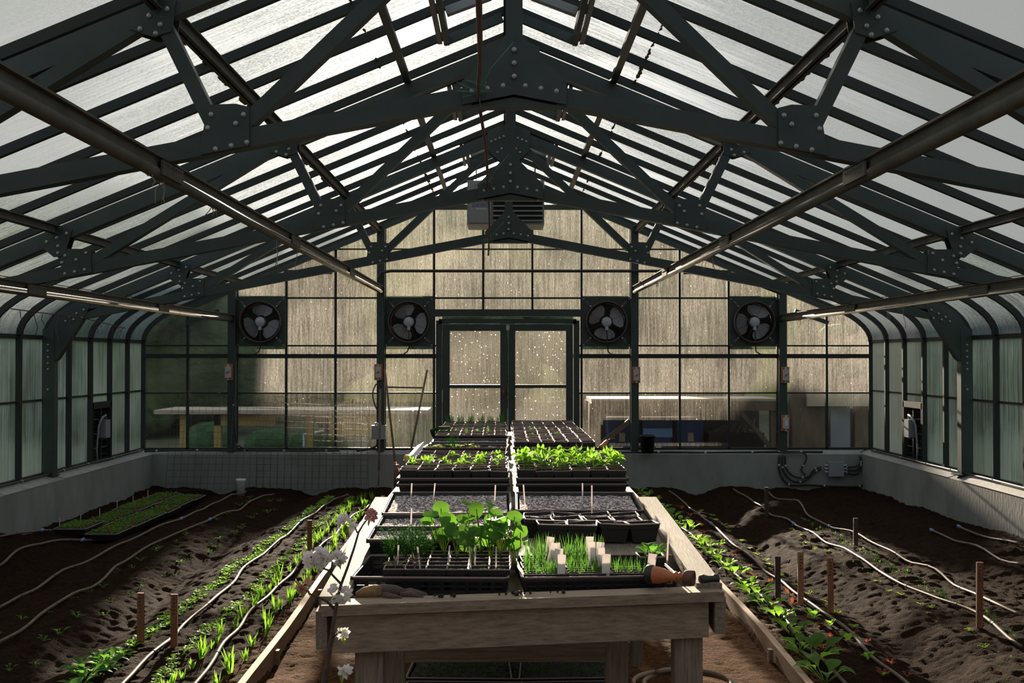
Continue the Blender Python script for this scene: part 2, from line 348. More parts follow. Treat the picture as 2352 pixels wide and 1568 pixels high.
# ------------------------------------------------------------------ roof and side glazing
RZ, SL, GX = 3.99, 5/12, 4.60
def prof(side, off=0.0, seg=7):
    pts = [(0.0, RZ-off*1.083)]
    for X in (1.0, 2.0, 3.0, 4.10): pts.append((X-off*.385*(X > 0), RZ-SL*X-off*.923))
    p0 = Vector((4.10, RZ-SL*4.10)); p1 = Vector((4.60, RZ-SL*4.60)); p2 = Vector((4.60, 1.82))
    for i in range(1, seg+1):
        t = i/seg; p = p0*(1-t)**2+p1*2*t*(1-t)+p2*t*t; tg = (p1-p0)*(1-t)*2+(p2-p1)*2*t; nrm = Vector((tg.y, -tg.x)).normalized()
        pts.append((p.x+nrm.x*off, p.y+nrm.y*off))
    return [(side*a, b) for a, b in pts]
NB = 28; BY = [D0-.61*k for k in range(NB+1)]
for side, sn in ((-1, 'left'), (1, 'right')):
    pr = prof(side); n = len(pr)
    for k in range(NB):
        a, b = BY[k+1], BY[k]
        vs_ = [(x, y, z) for x, z in pr for y in (a, b)]
        mb = MB(); mb.add(vs_, [(2*i, 2*i+1, 2*i+3, 2*i+2) if side > 0 else (2*i, 2*i+2, 2*i+3, 2*i+1) for i in range(n-1)], 0, True)
        struct(mb.build('ceiling_pane', M_GROOF))
        vent = (k in (2, 3)) and False
        mb = MB(); mb.add([(side*GX, a, 1.82), (side*GX, b, 1.82), (side*GX, b, .47), (side*GX, a, .47)], [(0, 1, 2, 3) if side > 0 else (3, 2, 1, 0)])
        if k == 2: mb = MB(); mb.add([(side*GX, a, 1.82), (side*GX, b, 1.82), (side*GX, b, 1.11), (side*GX, a, 1.11)], [(0, 1, 2, 3) if side > 0 else (3, 2, 1, 0)])
        wdw = mb.build('window_%d' % ((k+1) if side < 0 else (k+101)), M_GSIDE); struct(wdw)
        fr = MB(); fr.box(side*GX-.02, side*GX+.02, a, b, 1.795, 1.835); fr.box(side*GX-.012, side*GX+.012, a, b, 1.19, 1.21); fr.box(side*GX-.03, side*GX+.03, a, b, .455, .485)
        fr.build('glazing_bar', M_BARG, wdw)
    # ribs of the roof, one per glazing bar, running down into the wall bar
    pr2 = prof(side, .055)
    for k in range(NB+1):
        y = BY[k]; h = .019; vs_ = []
        for (x0, z0), (x1, z1) in zip(pr, pr2): vs_ += [(x0, y-h, z0-.002), (x0, y+h, z0-.002), (x1, y+h, z1), (x1, y-h, z1)]
        fs = []
        for i in range(n-1):
            o = 4*i; fs += [(o, o+4, o+5, o+1), (o+1, o+5, o+6, o+2), (o+2, o+6, o+7, o+3), (o+3, o+7, o+4, o)]
        mb = MB(); mb.add(vs_, fs, 0, False); xa, xb = sorted((side*GX, side*(GX-.05))); mb.box(xa, xb, y-h, y+h, .46, 1.83)
        struct(mb.build('glazing_rib', M_BARG))
mb = MB(); mb.box(-.05, .05, -2.6, D0, RZ-.07, RZ+.03); struct(mb.build('trim_ridge', M_STEEL))
# moss grown along the pane laps
for side, X, dens in ((-1, .90, 1), (1, .90, .8), (-1, 1.72, 1), (1, 1.72, .45)):
    mb = MB(); y = 3.5 if X > 1 else 5.2
    while y < 13.6:
        L = R.uniform(.06, .35); wd = R.uniform(.004, .014)*dens+.003; z = RZ-SL*X-.006
        pts = []; m_ = max(3, int(L/.03))
        for i in range(m_+1):
            pts.append((side*(X+R.uniform(-.006, .006)), y+L*i/m_, z-R.uniform(0, .006)))
        mb.tube(pts, [wd*R.uniform(.4, 1.3)*(1 if 0 < i < m_ else .3) for i in range(m_+1)], 5); y += L+(R.uniform(0, .12) if R.random() < .6 else R.uniform(.1, .5))
    o = mb.build('moss_line', M_MOSS); tag(o, 'yellow brown moss along the %s glass lap on the %s roof slope' % ('upper' if X < 1 else 'lower', 'left' if side < 0 else 'right'), 'moss', kind='stuff')
for side in (-1, 1):
    mb = MB(); mb.bar((side*4.09, 4.5, RZ-SL*4.09-.012), (side*4.09, 14.2, RZ-SL*4.09-.012), .010, .006); struct(mb.build('trim_lap_%s' % ('left' if side < 0 else 'right'), M_MOSS))
# purlins on the trusses, under the ribs
for side, sn in ((-1, 'left'), (1, 'right')):
    for X, wd, ht, nm, mt in ((.74, .05, .03, 'upper', M_STEEL), (1.61, .055, .075, 'middle', M_RAIL), (3.27, .055, .06, 'lower', M_RAIL)):
        z = RZ-SL*X-.06-ht/2; mb = MB()
        if X < 1: mb.box(side*X-wd/2, side*X+wd/2, -2.5, D0-.05, z-ht/2, z+ht/2)
        else:
            mb.box(side*X-wd/2, side*X+wd/2, -2.5, D0-.05, z+ht/2-.008, z+ht/2); mb.box(side*X-.006, side*X+.006, -2.5, D0-.05, z-ht/2, z+ht/2); mb.box(side*X-wd/2, side*X+wd/2, -2.5, D0-.05, z-ht/2, z-ht/2+.008)
        o = mb.build('roof_purlin', mt); tag(o, '%s lengthwise purlin under the %s roof slope, resting on the truss tops' % (nm, sn), 'purlin', 'roof purlins')
# ------------------------------------------------------------------ trusses
TY = [14.29-3.05*k for k in (1, 2, 3, 4)]
bb = MB(); bb.ball((0, 0, 0), .013, 8, (1, .7, 1)); BOLT = bb.mesh('bolt', M_BOLT)
def truss(y, name, label, full=True):
    t = thing('roof_truss', label, 'truss', (0, y, 0), 0, 'green steel roof trusses')
    th = .05; tz = lambda X: RZ-.14-SL*abs(X); bz = lambda X: 2.835-.19*abs(X)     # centre lines
    def bolt(X, z, front=-.052): put('bolt', BOLT, t, (X, front, z))
    for s_ in (-1, 1):
        mb = MB(); mb.bar((0, 0, tz(0)), (s_*4.40, 0, tz(4.40)), .08, .105, (0, 0, 1)); mb.build('top_chord', M_STEEL, t)
        mb = MB(); mb.bar((0, 0, bz(0)), (s_*4.42, 0, bz(4.42)), .08, .085, (0, 0, 1)); mb.build('bottom_chord', M_STEEL, t)
        for (a, b, wd) in (((.04, tz(0)-.05), (1.27, bz(1.3)+.03), .05), ((1.61, tz(1.61)), (1.33, bz(1.3)+.02), .05),
                           ((1.68, tz(1.68)-.02), (3.03, bz(3.1)+.05), .05), ((3.27, tz(3.27)), (3.16, bz(3.16)), .05)):
            mb = MB(); mb.bar((s_*a[0], -.004, a[1]), (s_*b[0], -.004, b[1]), .075, wd+.016, (0, 0, 1)); mb.build('web_member', M_STEEL, t)
        # gusset plates
        def plate(poly): 
            mb = MB(); mb.prism([(s_*x, z) for x, z in poly], -.050, -.040, 'y'); mb.prism([(s_*x, z) for x, z in poly], .040, .050, 'y'); mb.build('gusset_plate', M_STEEL, t)
        b1 = bz(1.3); plate([(1.19, b1+.155), (1.19, b1-.02), (1.41, b1-.06), (1.405, b1+.0), (1.375, b1+.165), (1.25, b1+.17)])
        for dx, dz in ((1.20, -.005), (1.27, -.02), (1.34, -.035)): bolt(s_*dx, b1+dz)
        for dx, dz in ((1.215, .12), (1.25, .08), (1.36, .12), (1.375, .06)): bolt(s_*dx, b1+dz)
        a1 = tz(1.6); plate([(1.52, a1+.04), (1.54, a1-.10), (1.62, a1-.125), (1.73, a1-.09), (1.72, a1-.04)])
        for dx, dz in ((1.56, -.0), (1.64, -.03), (1.59, -.07), (1.68, -.09), (1.61, -.11)): bolt(s_*dx, a1+dz)
        b2 = bz(3.1); plate([(3.01, b2+.15), (3.0, b2-.02), (3.23, b2-.06), (3.21, b2+.10), (3.17, b2+.15)])
        for dx, dz in ((3.05, -.0), (3.12, -.015), (3.19, -.03), (3.04, .12), (3.11, .07), (3.19, .10), (3.21, .05)): bolt(s_*dx, b2+dz)
        a2 = tz(3.3); plate([(3.14, a2+.06), (3.20, a2-.13), (3.27, a2-.14), (3.38, a2-.05)])
        for dx, dz in ((3.18, .03), (3.25, .0), (3.32, -.03), (3.24, -.06), (3.24, -.11)): bolt(s_*dx, a2+dz)
        # column, knee plate
        mb = MB(); xa, xb = sorted((s_*4.47, s_*4.585)); mb.box(xa, xb, -.05, .05, .455, 1.90); mb.build('column', M_STEEL, t)
        mb = MB(); mb.prism([(s_*4.50, 1.56), (s_*4.44, 1.60), (s_*4.16, 2.04), (s_*4.10, 2.20), (s_*4.22, 2.19), (s_*4.44, 2.06), (s_*4.55, 1.90), (s_*4.585, 1.80), (s_*4.585, 1.56)], -.045, .045, 'y'); mb.build('knee_plate', M_STEEL, t)
        for i in range(3): bolt(s_*(4.18+.07*i), 2.085-.035*i-.0); bolt(s_*(4.20+.08*i), 2.005-.016*i)
        for i in range(5): bolt(s_*4.53, 1.74-.06*i)
        bolt(s_*4.53, 1.30)
        mb = MB(); mb.box(s_*4.53-.11, s_*4.53+.07, -.09, .09, .452, .463); mb.build('base_plate', M_STEEL, t)
        for i, dx in enumerate((.05, .12, .19)): bolt(s_*dx, bz(0)+.005-.012*i)
        for dx in (.05, .09, .13, .17): bolt(s_*dx, tz(0)-.03-.42*dx, -.062)
        for dx in (.07, .11): bolt(s_*dx, tz(0)-.11-.9*dx, -.062)
    mb = MB(); mb.box(-.038, .038, -.045, .045, bz(0), tz(0)); mb.build('king_post', M_STEEL, t)
    for yy in ((-.056, -.046), (.046, .056)):
        mb = MB(); mb.prism([(-.04, 3.07), (.04, 3.07), (.075, 3.02), (.235, 2.86), (.235, 2.755), (0, 2.80), (-.235, 2.755), (-.235, 2.86), (-.075, 3.02)], yy[0], yy[1], 'y'); mb.build('gusset_plate', M_STEEL, t)
        mb = MB(); mb.prism([(0, RZ-.045), (.21, RZ-.14), (.21, RZ-.32), (.15, RZ-.39), (.04, RZ-.46), (-.04, RZ-.46), (-.15, RZ-.39), (-.21, RZ-.32), (-.21, RZ-.14)], yy[0]-.002, yy[1]-.002, 'y'); mb.build('gusset_plate', M_STEEL, t)
    for dz in (3.00, 2.94, 2.88): bolt(0, dz, -.062)
    mb = MB(); mb.prism([(-.19, 2.785), (0, 2.815), (.19, 2.785), (.19, 2.748), (-.19, 2.748)], -.04, .04, 'y'); mb.build('splice_block', M_STEEL, t)
    return t
truss(TY[2], 'a', 'green steel roof truss nearest the camera, its king post leaving the top edge')
truss(TY[1], 'b', 'green steel roof truss in the middle, in front of the unit heater')
truss(TY[0], 'c', 'green steel roof truss closest to the glazed end wall')
# hanging rails under the bottom chords
def rail(X, z, nm, lab, y0=-2, y1=D0-.12):
    t = thing('hanging_rail', lab, 'rail', (X, 0, z), 0, 'hanging rails under the trusses'); s_ = 1 if X > 0 else -1
    mb = MB(); mb.tube([(0, y0, -.018), (0, y1, -.018)], .027, 12); mb.box(-.012, .012, y0, y1, -.02, .048); mb.box(-.034, .034, y0, y1, .042, .052)
    mb.build('rail_profile', M_RAIL, t)
    for y in TY:
        if y > 3:
            mb = MB(); mb.box(-.038, -.028, y-.16, y+.16, -.03, .035); mb.box(.028, .038, y-.16, y+.16, -.03, .035)
            for i in range(7): mb.tube([(-.042, y-.12+.04*i, .02), (.042, y-.12+.04*i, .02)], .005, 5)
            mb.build('splice_sleeve', M_RAIL, t)
    return t
for X, z, lab in ((-1.58, 2.452, 'long tubular rail hanging low from upper left down to the second fan column'), (1.58, 2.452, 'long tubular rail hanging low from upper right down to the third fan column'),
                  (-3.44, 2.10, 'outer tubular rail crossing in front of the curved eave on the left'), (3.42, 2.10, 'outer tubular rail crossing in front of the curved eave on the right')):
    rail(X, z, '', lab)
# ridge vents
for i, (a, b) in enumerate(((6.36, 7.58), (8.80, 10.02), (11.24, 12.46))):
    for s_ in (-1, 1):
        wh = ('nearest', 'middle', 'farthest')[i]
        t = thing('roof_vent', '%s roof vent frame beside the ridge on the %s slope' % (wh, 'left' if s_ < 0 else 'right'), 'vent', (0, 0, 0), 0, 'ridge vents')
        z0 = lambda X: RZ-SL*X-.075
        mb = MB(); mb.bar((s_*.43, a, z0(.43)), (s_*.43, b, z0(.43)), .035, .06)
        for y in (a+.02, b-.02): mb.bar((s_*.06, y, z0(.06)), (s_*.45, y, z0(.45)), .035, .06)
        mb.build('vent_frame', M_STEEL, t)
        mb = MB(); mb.bar((s_*.475, a+.02, z0(.475)+.015), (s_*.475, b, z0(.475)+.015), .03, .035); mb.build('seal_strip', M_GREY, t)
        ym = a+.55
        mb = MB(); mb.bar((s_*.13, ym, z0(.13)-.03), (s_*.40, ym, z0(.40)-.02), .06, .05); mb.tube([(s_*.03, ym, z0(.05)-.03), (s_*.14, ym, z0(.13)-.035)], .008, 6); mb.build('vent_opener', M_GREY, t)
# ------------------------------------------------------------------ end wall
def roofz(X): 
    X = abs(X)
    if X <= 4.1: return RZ-SL*X
    lo = 0; hi = 1
    for _ in range(30):
        t = (lo+hi)/2; x = 4.10*(1-t)**2+2*4.60*t*(1-t)+4.60*t*t
        if x < X: lo = t
        else: hi = t
    t = lo; return (RZ-SL*4.1)*(1-t)**2+2*(RZ-SL*4.6)*t*(1-t)+1.82*t*t
vx = [-4.58]+[.309+.618*k for k in range(-7, 7)]+[4.58]
DX0, DX1, DZ = -.825, .825, 2.03
wi = 0
for i in range(len(vx)-1):
    a, b = vx[i], vx[i+1]; wi += 1; segs = 6 if (abs(a) > 4 or abs(b) > 4) else 1
    parts = [(a, b, .47)]
    if b > DX0 and a < DX1:
        parts = []
        if a < DX0: parts.append((a, DX0, .47)); parts.append((DX0, b, DZ+.10))
        elif b > DX1: parts.append((a, DX1, DZ+.10)); parts.append((DX1, b, .47))
        else: parts.append((a, b, DZ+.10))
    fan = abs(abs((a+b)/2)-1.236) < .1 or abs(abs((a+b)/2)-3.09) < .1
    mb = MB(); br = MB()
    for (p, q, zb) in parts:
        top = [(p+(q-p)*j/segs, roofz(p+(q-p)*j/segs)) for j in range(segs+1)]
        def poly(pts, mi=0): mb.add([(x, D0, z) for x, z in pts], [tuple(range(len(pts)))], mi)
        if fan:
            poly([(p, zb), (q, zb), (q, 1.17), (p, 1.17)], 1); poly([(p, 1.17), (q, 1.17), (q, 1.72), (p, 1.72)]); poly([(p, 2.39), (q, 2.39)]+top[::-1])
        elif zb < .6: poly([(p, zb), (q, zb), (q, 1.17), (p, 1.17)], 1); poly([(p, 1.17), (q, 1.17)]+top[::-1])
        else: poly([(p, zb), (q, zb)]+top[::-1])
        for zz, hh in ((2.98, .008), (2.365, .010), (1.765, .009), (1.17, .009)):
            xs_ = [x for x in (p, q) if roofz(x) > zz]
            if zz > zb and len(xs_) == 2: br.box(p, q, D0-.012, D0+.012, zz-hh, zz+hh)
        if zb < .6: br.box(p, q, D0-.035, D0+.02, 1.61, 1.66); br.box(p, q, D0-.03, D0+.03, .455, .485)
    o = mb.build('window_%d' % (200+wi), [M_GEND, M_GLOW]); struct(o)
    if i > 0: br.box(a-.014, a+.014, D0-.03, D0+.012, (.47 if not DX0 < a < DX1 else DZ+.1), roofz(a)-.05)
    br.build('glazing_bar', M_BARG, o)
struct_cols = []
for X, lab in ((-3.44, 'dark green end wall column between the two left panes, carrying a switch'), (-1.585, 'dark green end wall column left of the doors with grey box and switch'),
               (1.585, 'dark green end wall column right of the doors with one switch'), (3.44, 'dark green end wall column on the right carrying a switch and a socket box')):
    mb = MB(); mb.box(X-.048, X+.048, D0-.14, D0-.035, .456, roofz(X)-.09); o = mb.build('wall_column', M_STEEL); tag(o, lab, 'column', 'end wall columns')
mb = MB()
for s_ in (-1, 1):
    mb.bar((0, D0-.06, RZ-.09), (s_*4.1, D0-.06, RZ-SL*4.1-.09), .06, .06)
mb.box(-1.0, 1.0, D0-.09, D0-.03, 3.47, 3.53); mb.box(-1.0, 1.0, D0-.09, D0-.03, 3.60, 3.65)
struct(mb.build('trim_gable', M_STEEL))
mb = MB(); mb.box(-.93, .93, D0-.07, D0+.01, DZ+.10, DZ+.19); struct(mb.build('trim_header', M_STEEL))
mb = MB(); mb.box(-.865, .865, D0-.05, D0+.02, DZ+.01, DZ+.07); mb.box(-.90, -.825, D0-.05, D0+.02, -.05, DZ+.05); mb.box(.825, .90, D0-.05, D0+.02, -.05, DZ+.05); struct(mb.build('trim_door_frame', M_STEEL))
for i, (a, b) in enumerate(((-.815, -.008), (.008, .815))):
    t = thing('door_%d' % (i+1), None, None, (0, D0-.02, 0)); struct(t)
    mb = MB(); sa = .085
    mb.box(a, a+sa, -.03, .03, 0, DZ); mb.box(b-sa, b, -.03, .03, 0, DZ); mb.box(a, b, -.029, .029, DZ-.075, DZ); mb.box(a, b, -.029, .029, .02, .2); mb.box(a, b, -.02, .02, 1.235, 1.275)
    dfr = mb.build('door_frame', M_STEEL, t)
    for z0, z1 in ((.2, 1.235), (1.275, DZ-.075)):
        mb = MB(); mb.add([(a+sa, 0, z0), (b-sa, 0, z0), (b-sa, 0, z1), (a+sa, 0, z1)], [(0, 1, 2, 3)]); mb.build('glass_pane', M_GDOOR, t)
    if i == 0:
        mb = MB(); mb.box(b-.07, b-.02, -.06, -.03, 1.17, 1.25); mb.tube([(b-.045, -.06, 1.2), (b-.045, -.09, 1.2), (b-.045, -.09, 1.12)], .01, 6); mb.build('door_latch', M_RUST, dfr)
mb = MB(); mb.box(-.02, .02, D0-.09, D0-.055, 1.96, 2.02, 0); o = mb.build('door_closer', M_CLIP); tag(o, 'small metal catch above the meeting edges of the double doors', 'catch')
mb = MB(); z = 2.69; mb.tube([(-1.60, D0-.2, 2.50), (-1.61, D0-.2, 2.60), (-1.57, D0-.2, 2.67), (-1.45, D0-.2, z)]+[(x, D0-.2, z) for x in (-.5, .5, 1.5, 2.55)]+[(2.75, D0-.2, z-.03), (3.40, D0-.2, z-.28)], .019, 8)
o = mb.build('conduit_pipe', M_BLK); tag(o, 'dark conduit pipe running across the end wall above the fans', 'conduit')
# braces on the far end of the gable
for s_ in (-1, 1):
    mb = MB(); mb.box(min(s_*2.2, s_*2.8), max(s_*2.2, s_*2.8), D0-.1, D0-.05, 2.66, 2.71); mb.bar((s_*4.02, D0-.08, 2.05), (s_*3.6, D0-.08, 2.20), .04, .05); struct(mb.build('trim_brace_%s' % ('left' if s_ < 0 else 'right'), M_STEEL))
mb = MB(); mb.box(-4.6, 4.6, -2.9, -2.85, -.1, 2.6); struct(mb.build('wall_front', M_OWALL))
# ------------------------------------------------------------------ exhaust fans
def fan(X, lab, rot):
    Zc = 2.06; t = thing('wall_fan', lab, 'fan', (X, D0-.02, Zc), 0, 'fans in the end wall'); h = .305; r0 = .245; n = 32
    mb = MB(); vs_ = []; fs = []
    for yy in (-.05, -.03):
        for k in range(n):
            q = 2*PI*k/n; vs_.append((r0*math.cos(q), yy, r0*math.sin(q)))
        for k in range(n):
            q = 2*PI*k/n; c, s = math.cos(q), math.sin(q); m_ = max(abs(c), abs(s)); vs_.append((h*c/m_, yy, h*s/m_))
    for k in range(n):
        k2 = (k+1) % n; fs += [(k, n+k, n+k2, k2), (2*n+k, 2*n+k2, 3*n+k2, 3*n+k), (n+k, 3*n+k, 3*n+k2, n+k2), (k, k2, 2*n+k2, 2*n+k)]
    mb.add(vs_, fs); mb.build('mounting_plate', M_STEEL, t)
    Mx = Matrix.Rotation(PI/2, 4, 'X')
    mb = MB(); mb.lathe([(.25, .055), (.262, .07), (.262, .12), (.25, .125), (.243, .11), (.240, -.06), (.250, -.06), (.25, .055)], 32, Mx); mb.build('fan_ring', M_FANG, t)
    mb = MB(); mb.box(-.24, .24, .045, .05, -.24, .24); mb.build('rear_shutter', M_DARK, t)
    for j in range(3):
        q = rot+2*PI*j/3; mb = MB(); vs_ = []
        for i in range(5):
            r = .085+.135*i/4; sp = .34+.12*math.sin(i/4*PI*.9)
            for k in range(5):
                a = q+sp*(k-2)/1.15; vs_.append((r*math.cos(a), -.02+.014*(k-2), r*math.sin(a)))
        fs = [(i*5+k, i*5+k+1, i*5+k+6, i*5+k+5) for i in range(4) for k in range(4)]
        mb.add(vs_, fs, 0, True); mb.build('fan_blade', M_FANB, t)
    mb = MB(); mb.lathe([(.001, .115), (.05, .113), (.066, .10), (.066, .03), (.045, .02), (.045, -.0)], 20, Mx); mb.box(-.018, .018, -.11, -.05, -.10, -.055); motor = mb.build('fan_motor', M_FANM, t)
    mb = MB()
    for i in range(11):
        r = .07+.0165*i; mb.lathe([(r-.0012, .108), (r+.0012, .108), (r+.0012, .1055), (r-.0012, .1055), (r-.0012, .108)], 28, Mx)
    for k in range(8):
        a = 2*PI*k/8+.39; mb.tube([(.06*math.cos(a), -.11, .06*math.sin(a)), (.245*math.cos(a), -.11, .245*math.sin(a))], .0028, 4)
    mb.build('wire_guard', M_FANG, t)
    for sx in (-1, 1):
        for sz_ in (-1, 1):
            mb = MB(); c = Vector((sx*.235, -.056, sz_*.235)); d = Vector((sx, 0, sz_)).normalized()*.028; e = Vector((-sz_, 0, sx)).normalized()*.008
            mb.tube([c-d-e, c+d-e, c+d+e, c-d+e, c-d-e], .0035, 4); mb.box(sx*.20-.01, sx*.20+.01, -.065, -.05, sz_*.20-.01, sz_*.20+.01); mb.box(sx*.285-.007, sx*.285+.007, -.058, -.05, sz_*.29-.007, sz_*.29+.007); mb.build('guard_clip', M_CLIP, t)
    mb = MB(); s_ = -1 if X < 0 or True else 1; e = -.28 if X < 0 else (.25 if X < 2 else .33)
    mb.tube([(0, -.10, -.09), (.005, -.11, -.20), (.01, -.10, -.30), (-.02*(1 if X < 0 else -1), -.07, -.37), (.25*e, -.06, -.405), (e, -.06, -.41)], .008, 6); mb.build('power_cable', M_BLK, motor)
fan(-3.09, 'square wall fan farthest left, just right of the outer left column', 1.5)
fan(-1.236, 'square wall fan immediately left of the double doors', 2.0)
fan(1.236, 'square wall fan immediately right of the double doors', 2.5)
fan(3.09, 'square wall fan farthest right, beside the column with two boxes', 3.3)
# heater
t = thing('unit_heater', 'grey louvred gas heater hung in the gable above the doors', 'heater', (0, 13.0, 0)); a, b, c, d = -.47, .415, 3.14, 3.65
mb = MB(); mb.box(a, b, .0, .55, c, d); mb.build('cabinet', M_HEAT, t)
mb = MB(); mb.box(a+.30, b-.02, -.012, -.002, c+.03, d-.03); mb.build('louvre_opening', M_DARK, t)
for i in range(8):
    z = c+.045+i*.056; mb = MB(); mb.hexa([(a+.30, -.04, z-.012), (b-.02, -.04, z-.012), (b-.02, -.004, z+.008), (a+.30, -.004, z+.008), (a+.30, -.04, z-.006), (b-.02, -.04, z-.006), (b-.02, -.004, z+.014), (a+.30, -.004, z+.014)]); mb.build('louvre_slat', M_HEAT, t)
mb = MB(); mb.box(a+.02, a+.28, -.012, 0, c+.02, d-.02); mb.build('front_panel', M_HEAT, t)
def text(s, size, loc, m, parent, rot=(PI/2, 0, 0), nm='lettering'):
    cu = bpy.data.curves.new(nm, 'FONT'); cu.body = s; cu.size = size; cu.extrude = .001; cu.align_x = 'CENTER'; cu.materials.append(m)
    o = bpy.data.objects.new(nm+'_curve', cu); C.objects.link(o); bpy.context.view_layer.update()
    me = bpy.data.meshes.new_from_object(o.evaluated_get(bpy.context.evaluated_depsgraph_get())); bpy.data.objects.remove(o)
    return put(nm, me, parent, loc, rot)
text('HOT', .05, (a+.16, -.014, 3.392), M_TEXTR, t); text('DAWG', .062, (a+.155, -.014, 3.342), M_TEXTB, t)
mb = MB(); mb.box(a+.10, a+.23, -.0135, -.0121, 3.312, 3.327); mb.build('print_strip', M_GREYL, t)
for x in (a+.1, b-.1): mb = MB(); mb.tube([(x, .2, d), (x, .2, roofz(x)-.02)], .008, 6); mb.build('hanger_rod', M_STEEL, t)
# switches and boxes
def switch(X, Z, lab, red=True, Y=D0-.145):
    t = thing('switch_box', lab, 'switch', (X, Y, Z), 0, 'boxes on orange plates')
    mb = MB(); mb.box(-.05, .05, -.015, .003, -.10, .10); mb.build('back_plate', M_ORNG2, t)
    mb = MB(); mb.box(-.033, .033, -.06, -.015, -.068, .068); mb.box(-.012, .012, -.045, -.02, .068, .10); mb.box(-.012, .012, -.045, -.02, -.10, -.068); mb.build('housing', M_GREYL, t)
    mb = MB()
    if red: mb.bar((-.018, -.068, -.012), (.018, -.068, .012), .012, .012); mb.build('lever', M_TEXTR, t)
    else: mb.box(-.016, .016, -.066, -.06, -.035, .035); mb.build('cover', M_WHT, t)
switch(-3.47, 1.435, 'grey switch on orange plate on the far left end wall column'); switch(-1.61, 1.435, 'grey switch on orange plate on the column left of the doors')
switch(1.60, 1.40, 'grey switch on orange plate on the column right of the doors'); switch(3.46, 1.40, 'upper grey switch on orange plate on the far right column')
switch(3.46, .80, 'lower grey socket box on orange plate on the far right column', False)
t = thing('junction_box', 'grey junction box with cables on the column left of the doors', 'box', (-1.60, D0-.19, .69)); mb = MB(); mb.box(-.085, .085, -.05, .048, -.085, .085); mb.build('box_body', M_GREY, t)
for i in range(3): mb = MB(); x = -.04+.03*i; mb.tube([(x, 0, .08), (x, 0, .12)], .011, 8); mb.build('cable_gland', M_GREYL, t)
t = thing('junction_box', 'grey junction box on the concrete of the back wall at right', 'box', (4.065, 14.09, .235)); mb = MB(); mb.box(-.092, .092, -.07, .008, -.09, .09); mb.build('box_body', M_GREY, t)
for s_ in (-1, 1):
    for i in range(3): mb = MB(); z = .045-.04*i; mb.tube([(s_*.085, -.03, z), (s_*.135, -.03, z)], .012, 8); mb.build('cable_gland', M_GREYL, t)
def cable(pts, r, lab, cat='cable', m=None, group=None, clips=0):
    t = thing('cable_run', lab, cat, (0, 0, 0), 0, group); pts = [Vector(p) for p in pts]; out = []
    for i in range(len(pts)-1):      # Catmull-Rom smoothing
        p0, p1, p2, p3 = pts[max(i-1, 0)], pts[i], pts[i+1], pts[min(i+2, len(pts)-1)]
        for j in range(5):
            t_ = j/5; out.append(.5*((2*p1)+(-p0+p2)*t_+(2*p0-5*p1+4*p2-p3)*t_*t_+(-p0+3*p1-3*p2+p3)*t_**3))
    out.append(pts[-1]); mb = MB(); mb.tube(out, r, 6); mb.build('cable', m or M_BLK, t)
    if clips:
        for i in range(clips):
            p = out[int((i+.5)/clips*len(out))]; mb = MB(); mb.ball(p-Vector((0, r*.6, 0)), r*1.3, 6); mb.build('cable_clip', M_GREYL, t)
    return out
def W(x, y, d=14.075): return P(x, y, d)
cable([W(1790, 1045, 14.08), W(1791, 1085), W(1812, 1112), W(1855, 1113), W(1920, 1117), W(1975, 1116), W(1985, 1100), W(1986, 1055)], .012, 'lowest black cable looping along the back wall concrete at right', clips=5)
cable([W(1797, 1045), W(1799, 1080), W(1820, 1104), W(1850, 1103), W(1872, 1083), W(1886, 1077)], .011, 'middle black cable bending into the junction box from the left', clips=3)
cable([W(1803, 1045), W(1806, 1075), W(1825, 1094), W(1855, 1095), W(1870, 1078), W(1886, 1072)], .011, 'upper black cable bending into the junction box from the left', clips=3)
cable([W(1784, 990, 14.15), W(1786, 1030, 14.15), W(1800, 1040), W(1845, 1040), W(1852, 1055), W(1841, 1078), W(1850, 1091)], .010, 'black cable dropping in an S from the sill left of junction box', clips=2)
for i in range(3):
    cable([W(1923, 1066+7*i), W(1945, 1072+7*i), W(1968, 1070+9*i), W(1978, 1060+4*i), W(1976, 1048)], .010, '%s of the three black cables leaving the junction box to the right' % ('top', 'middle', 'bottom')[i], clips=2)
cable([W(335, 1035, 14.07)]+[W(x, 1034+R.uniform(-1, 1), 14.13) for x in range(420, 870, 90)], .013, 'thin black cable along the back sill on the left', clips=5)
cable([W(1350, 1037, 14.13)]+[W(x, 1038+R.uniform(-1, 1), 14.13) for x in range(1440, 1980, 90)], .013, 'thin black cable along the back sill on the right', clips=5)
cable([(-4.50, y, .475+R.uniform(-.004, .004)) for y in (8.5, 9.5, 10.8, 12, 13, 14.05)], .012, 'pale edged cable along the left side sill', clips=7)
cable([(4.50, y, .475+R.uniform(-.004, .004)) for y in (8.0, 9.5, 10.8, 12, 13, 14.05)], .012, 'dark cable along the right side sill', clips=7)
cable([P(872, 952, 14.1), P(860, 925, 14.1), P(857, 900, 14.12), P(865, 880, 14.12)], .009, 'black cable rising from the grey box on the column')
cable([P(868, 1005, 14.1), P(866, 1022, 14.1), P(850, 1030, 14.05), P(820, 1034, 14.05)], .016, 'bundle of black cable falling from the grey box to the sill')
cable([P(541, 875, 14.1), P(538, 930, 14.1), P(541, 985, 14.1), P(548, 1020, 14.1), P(575, 1034, 14.1)], .010, 'black cable down the far left end wall column to the sill', clips=2)
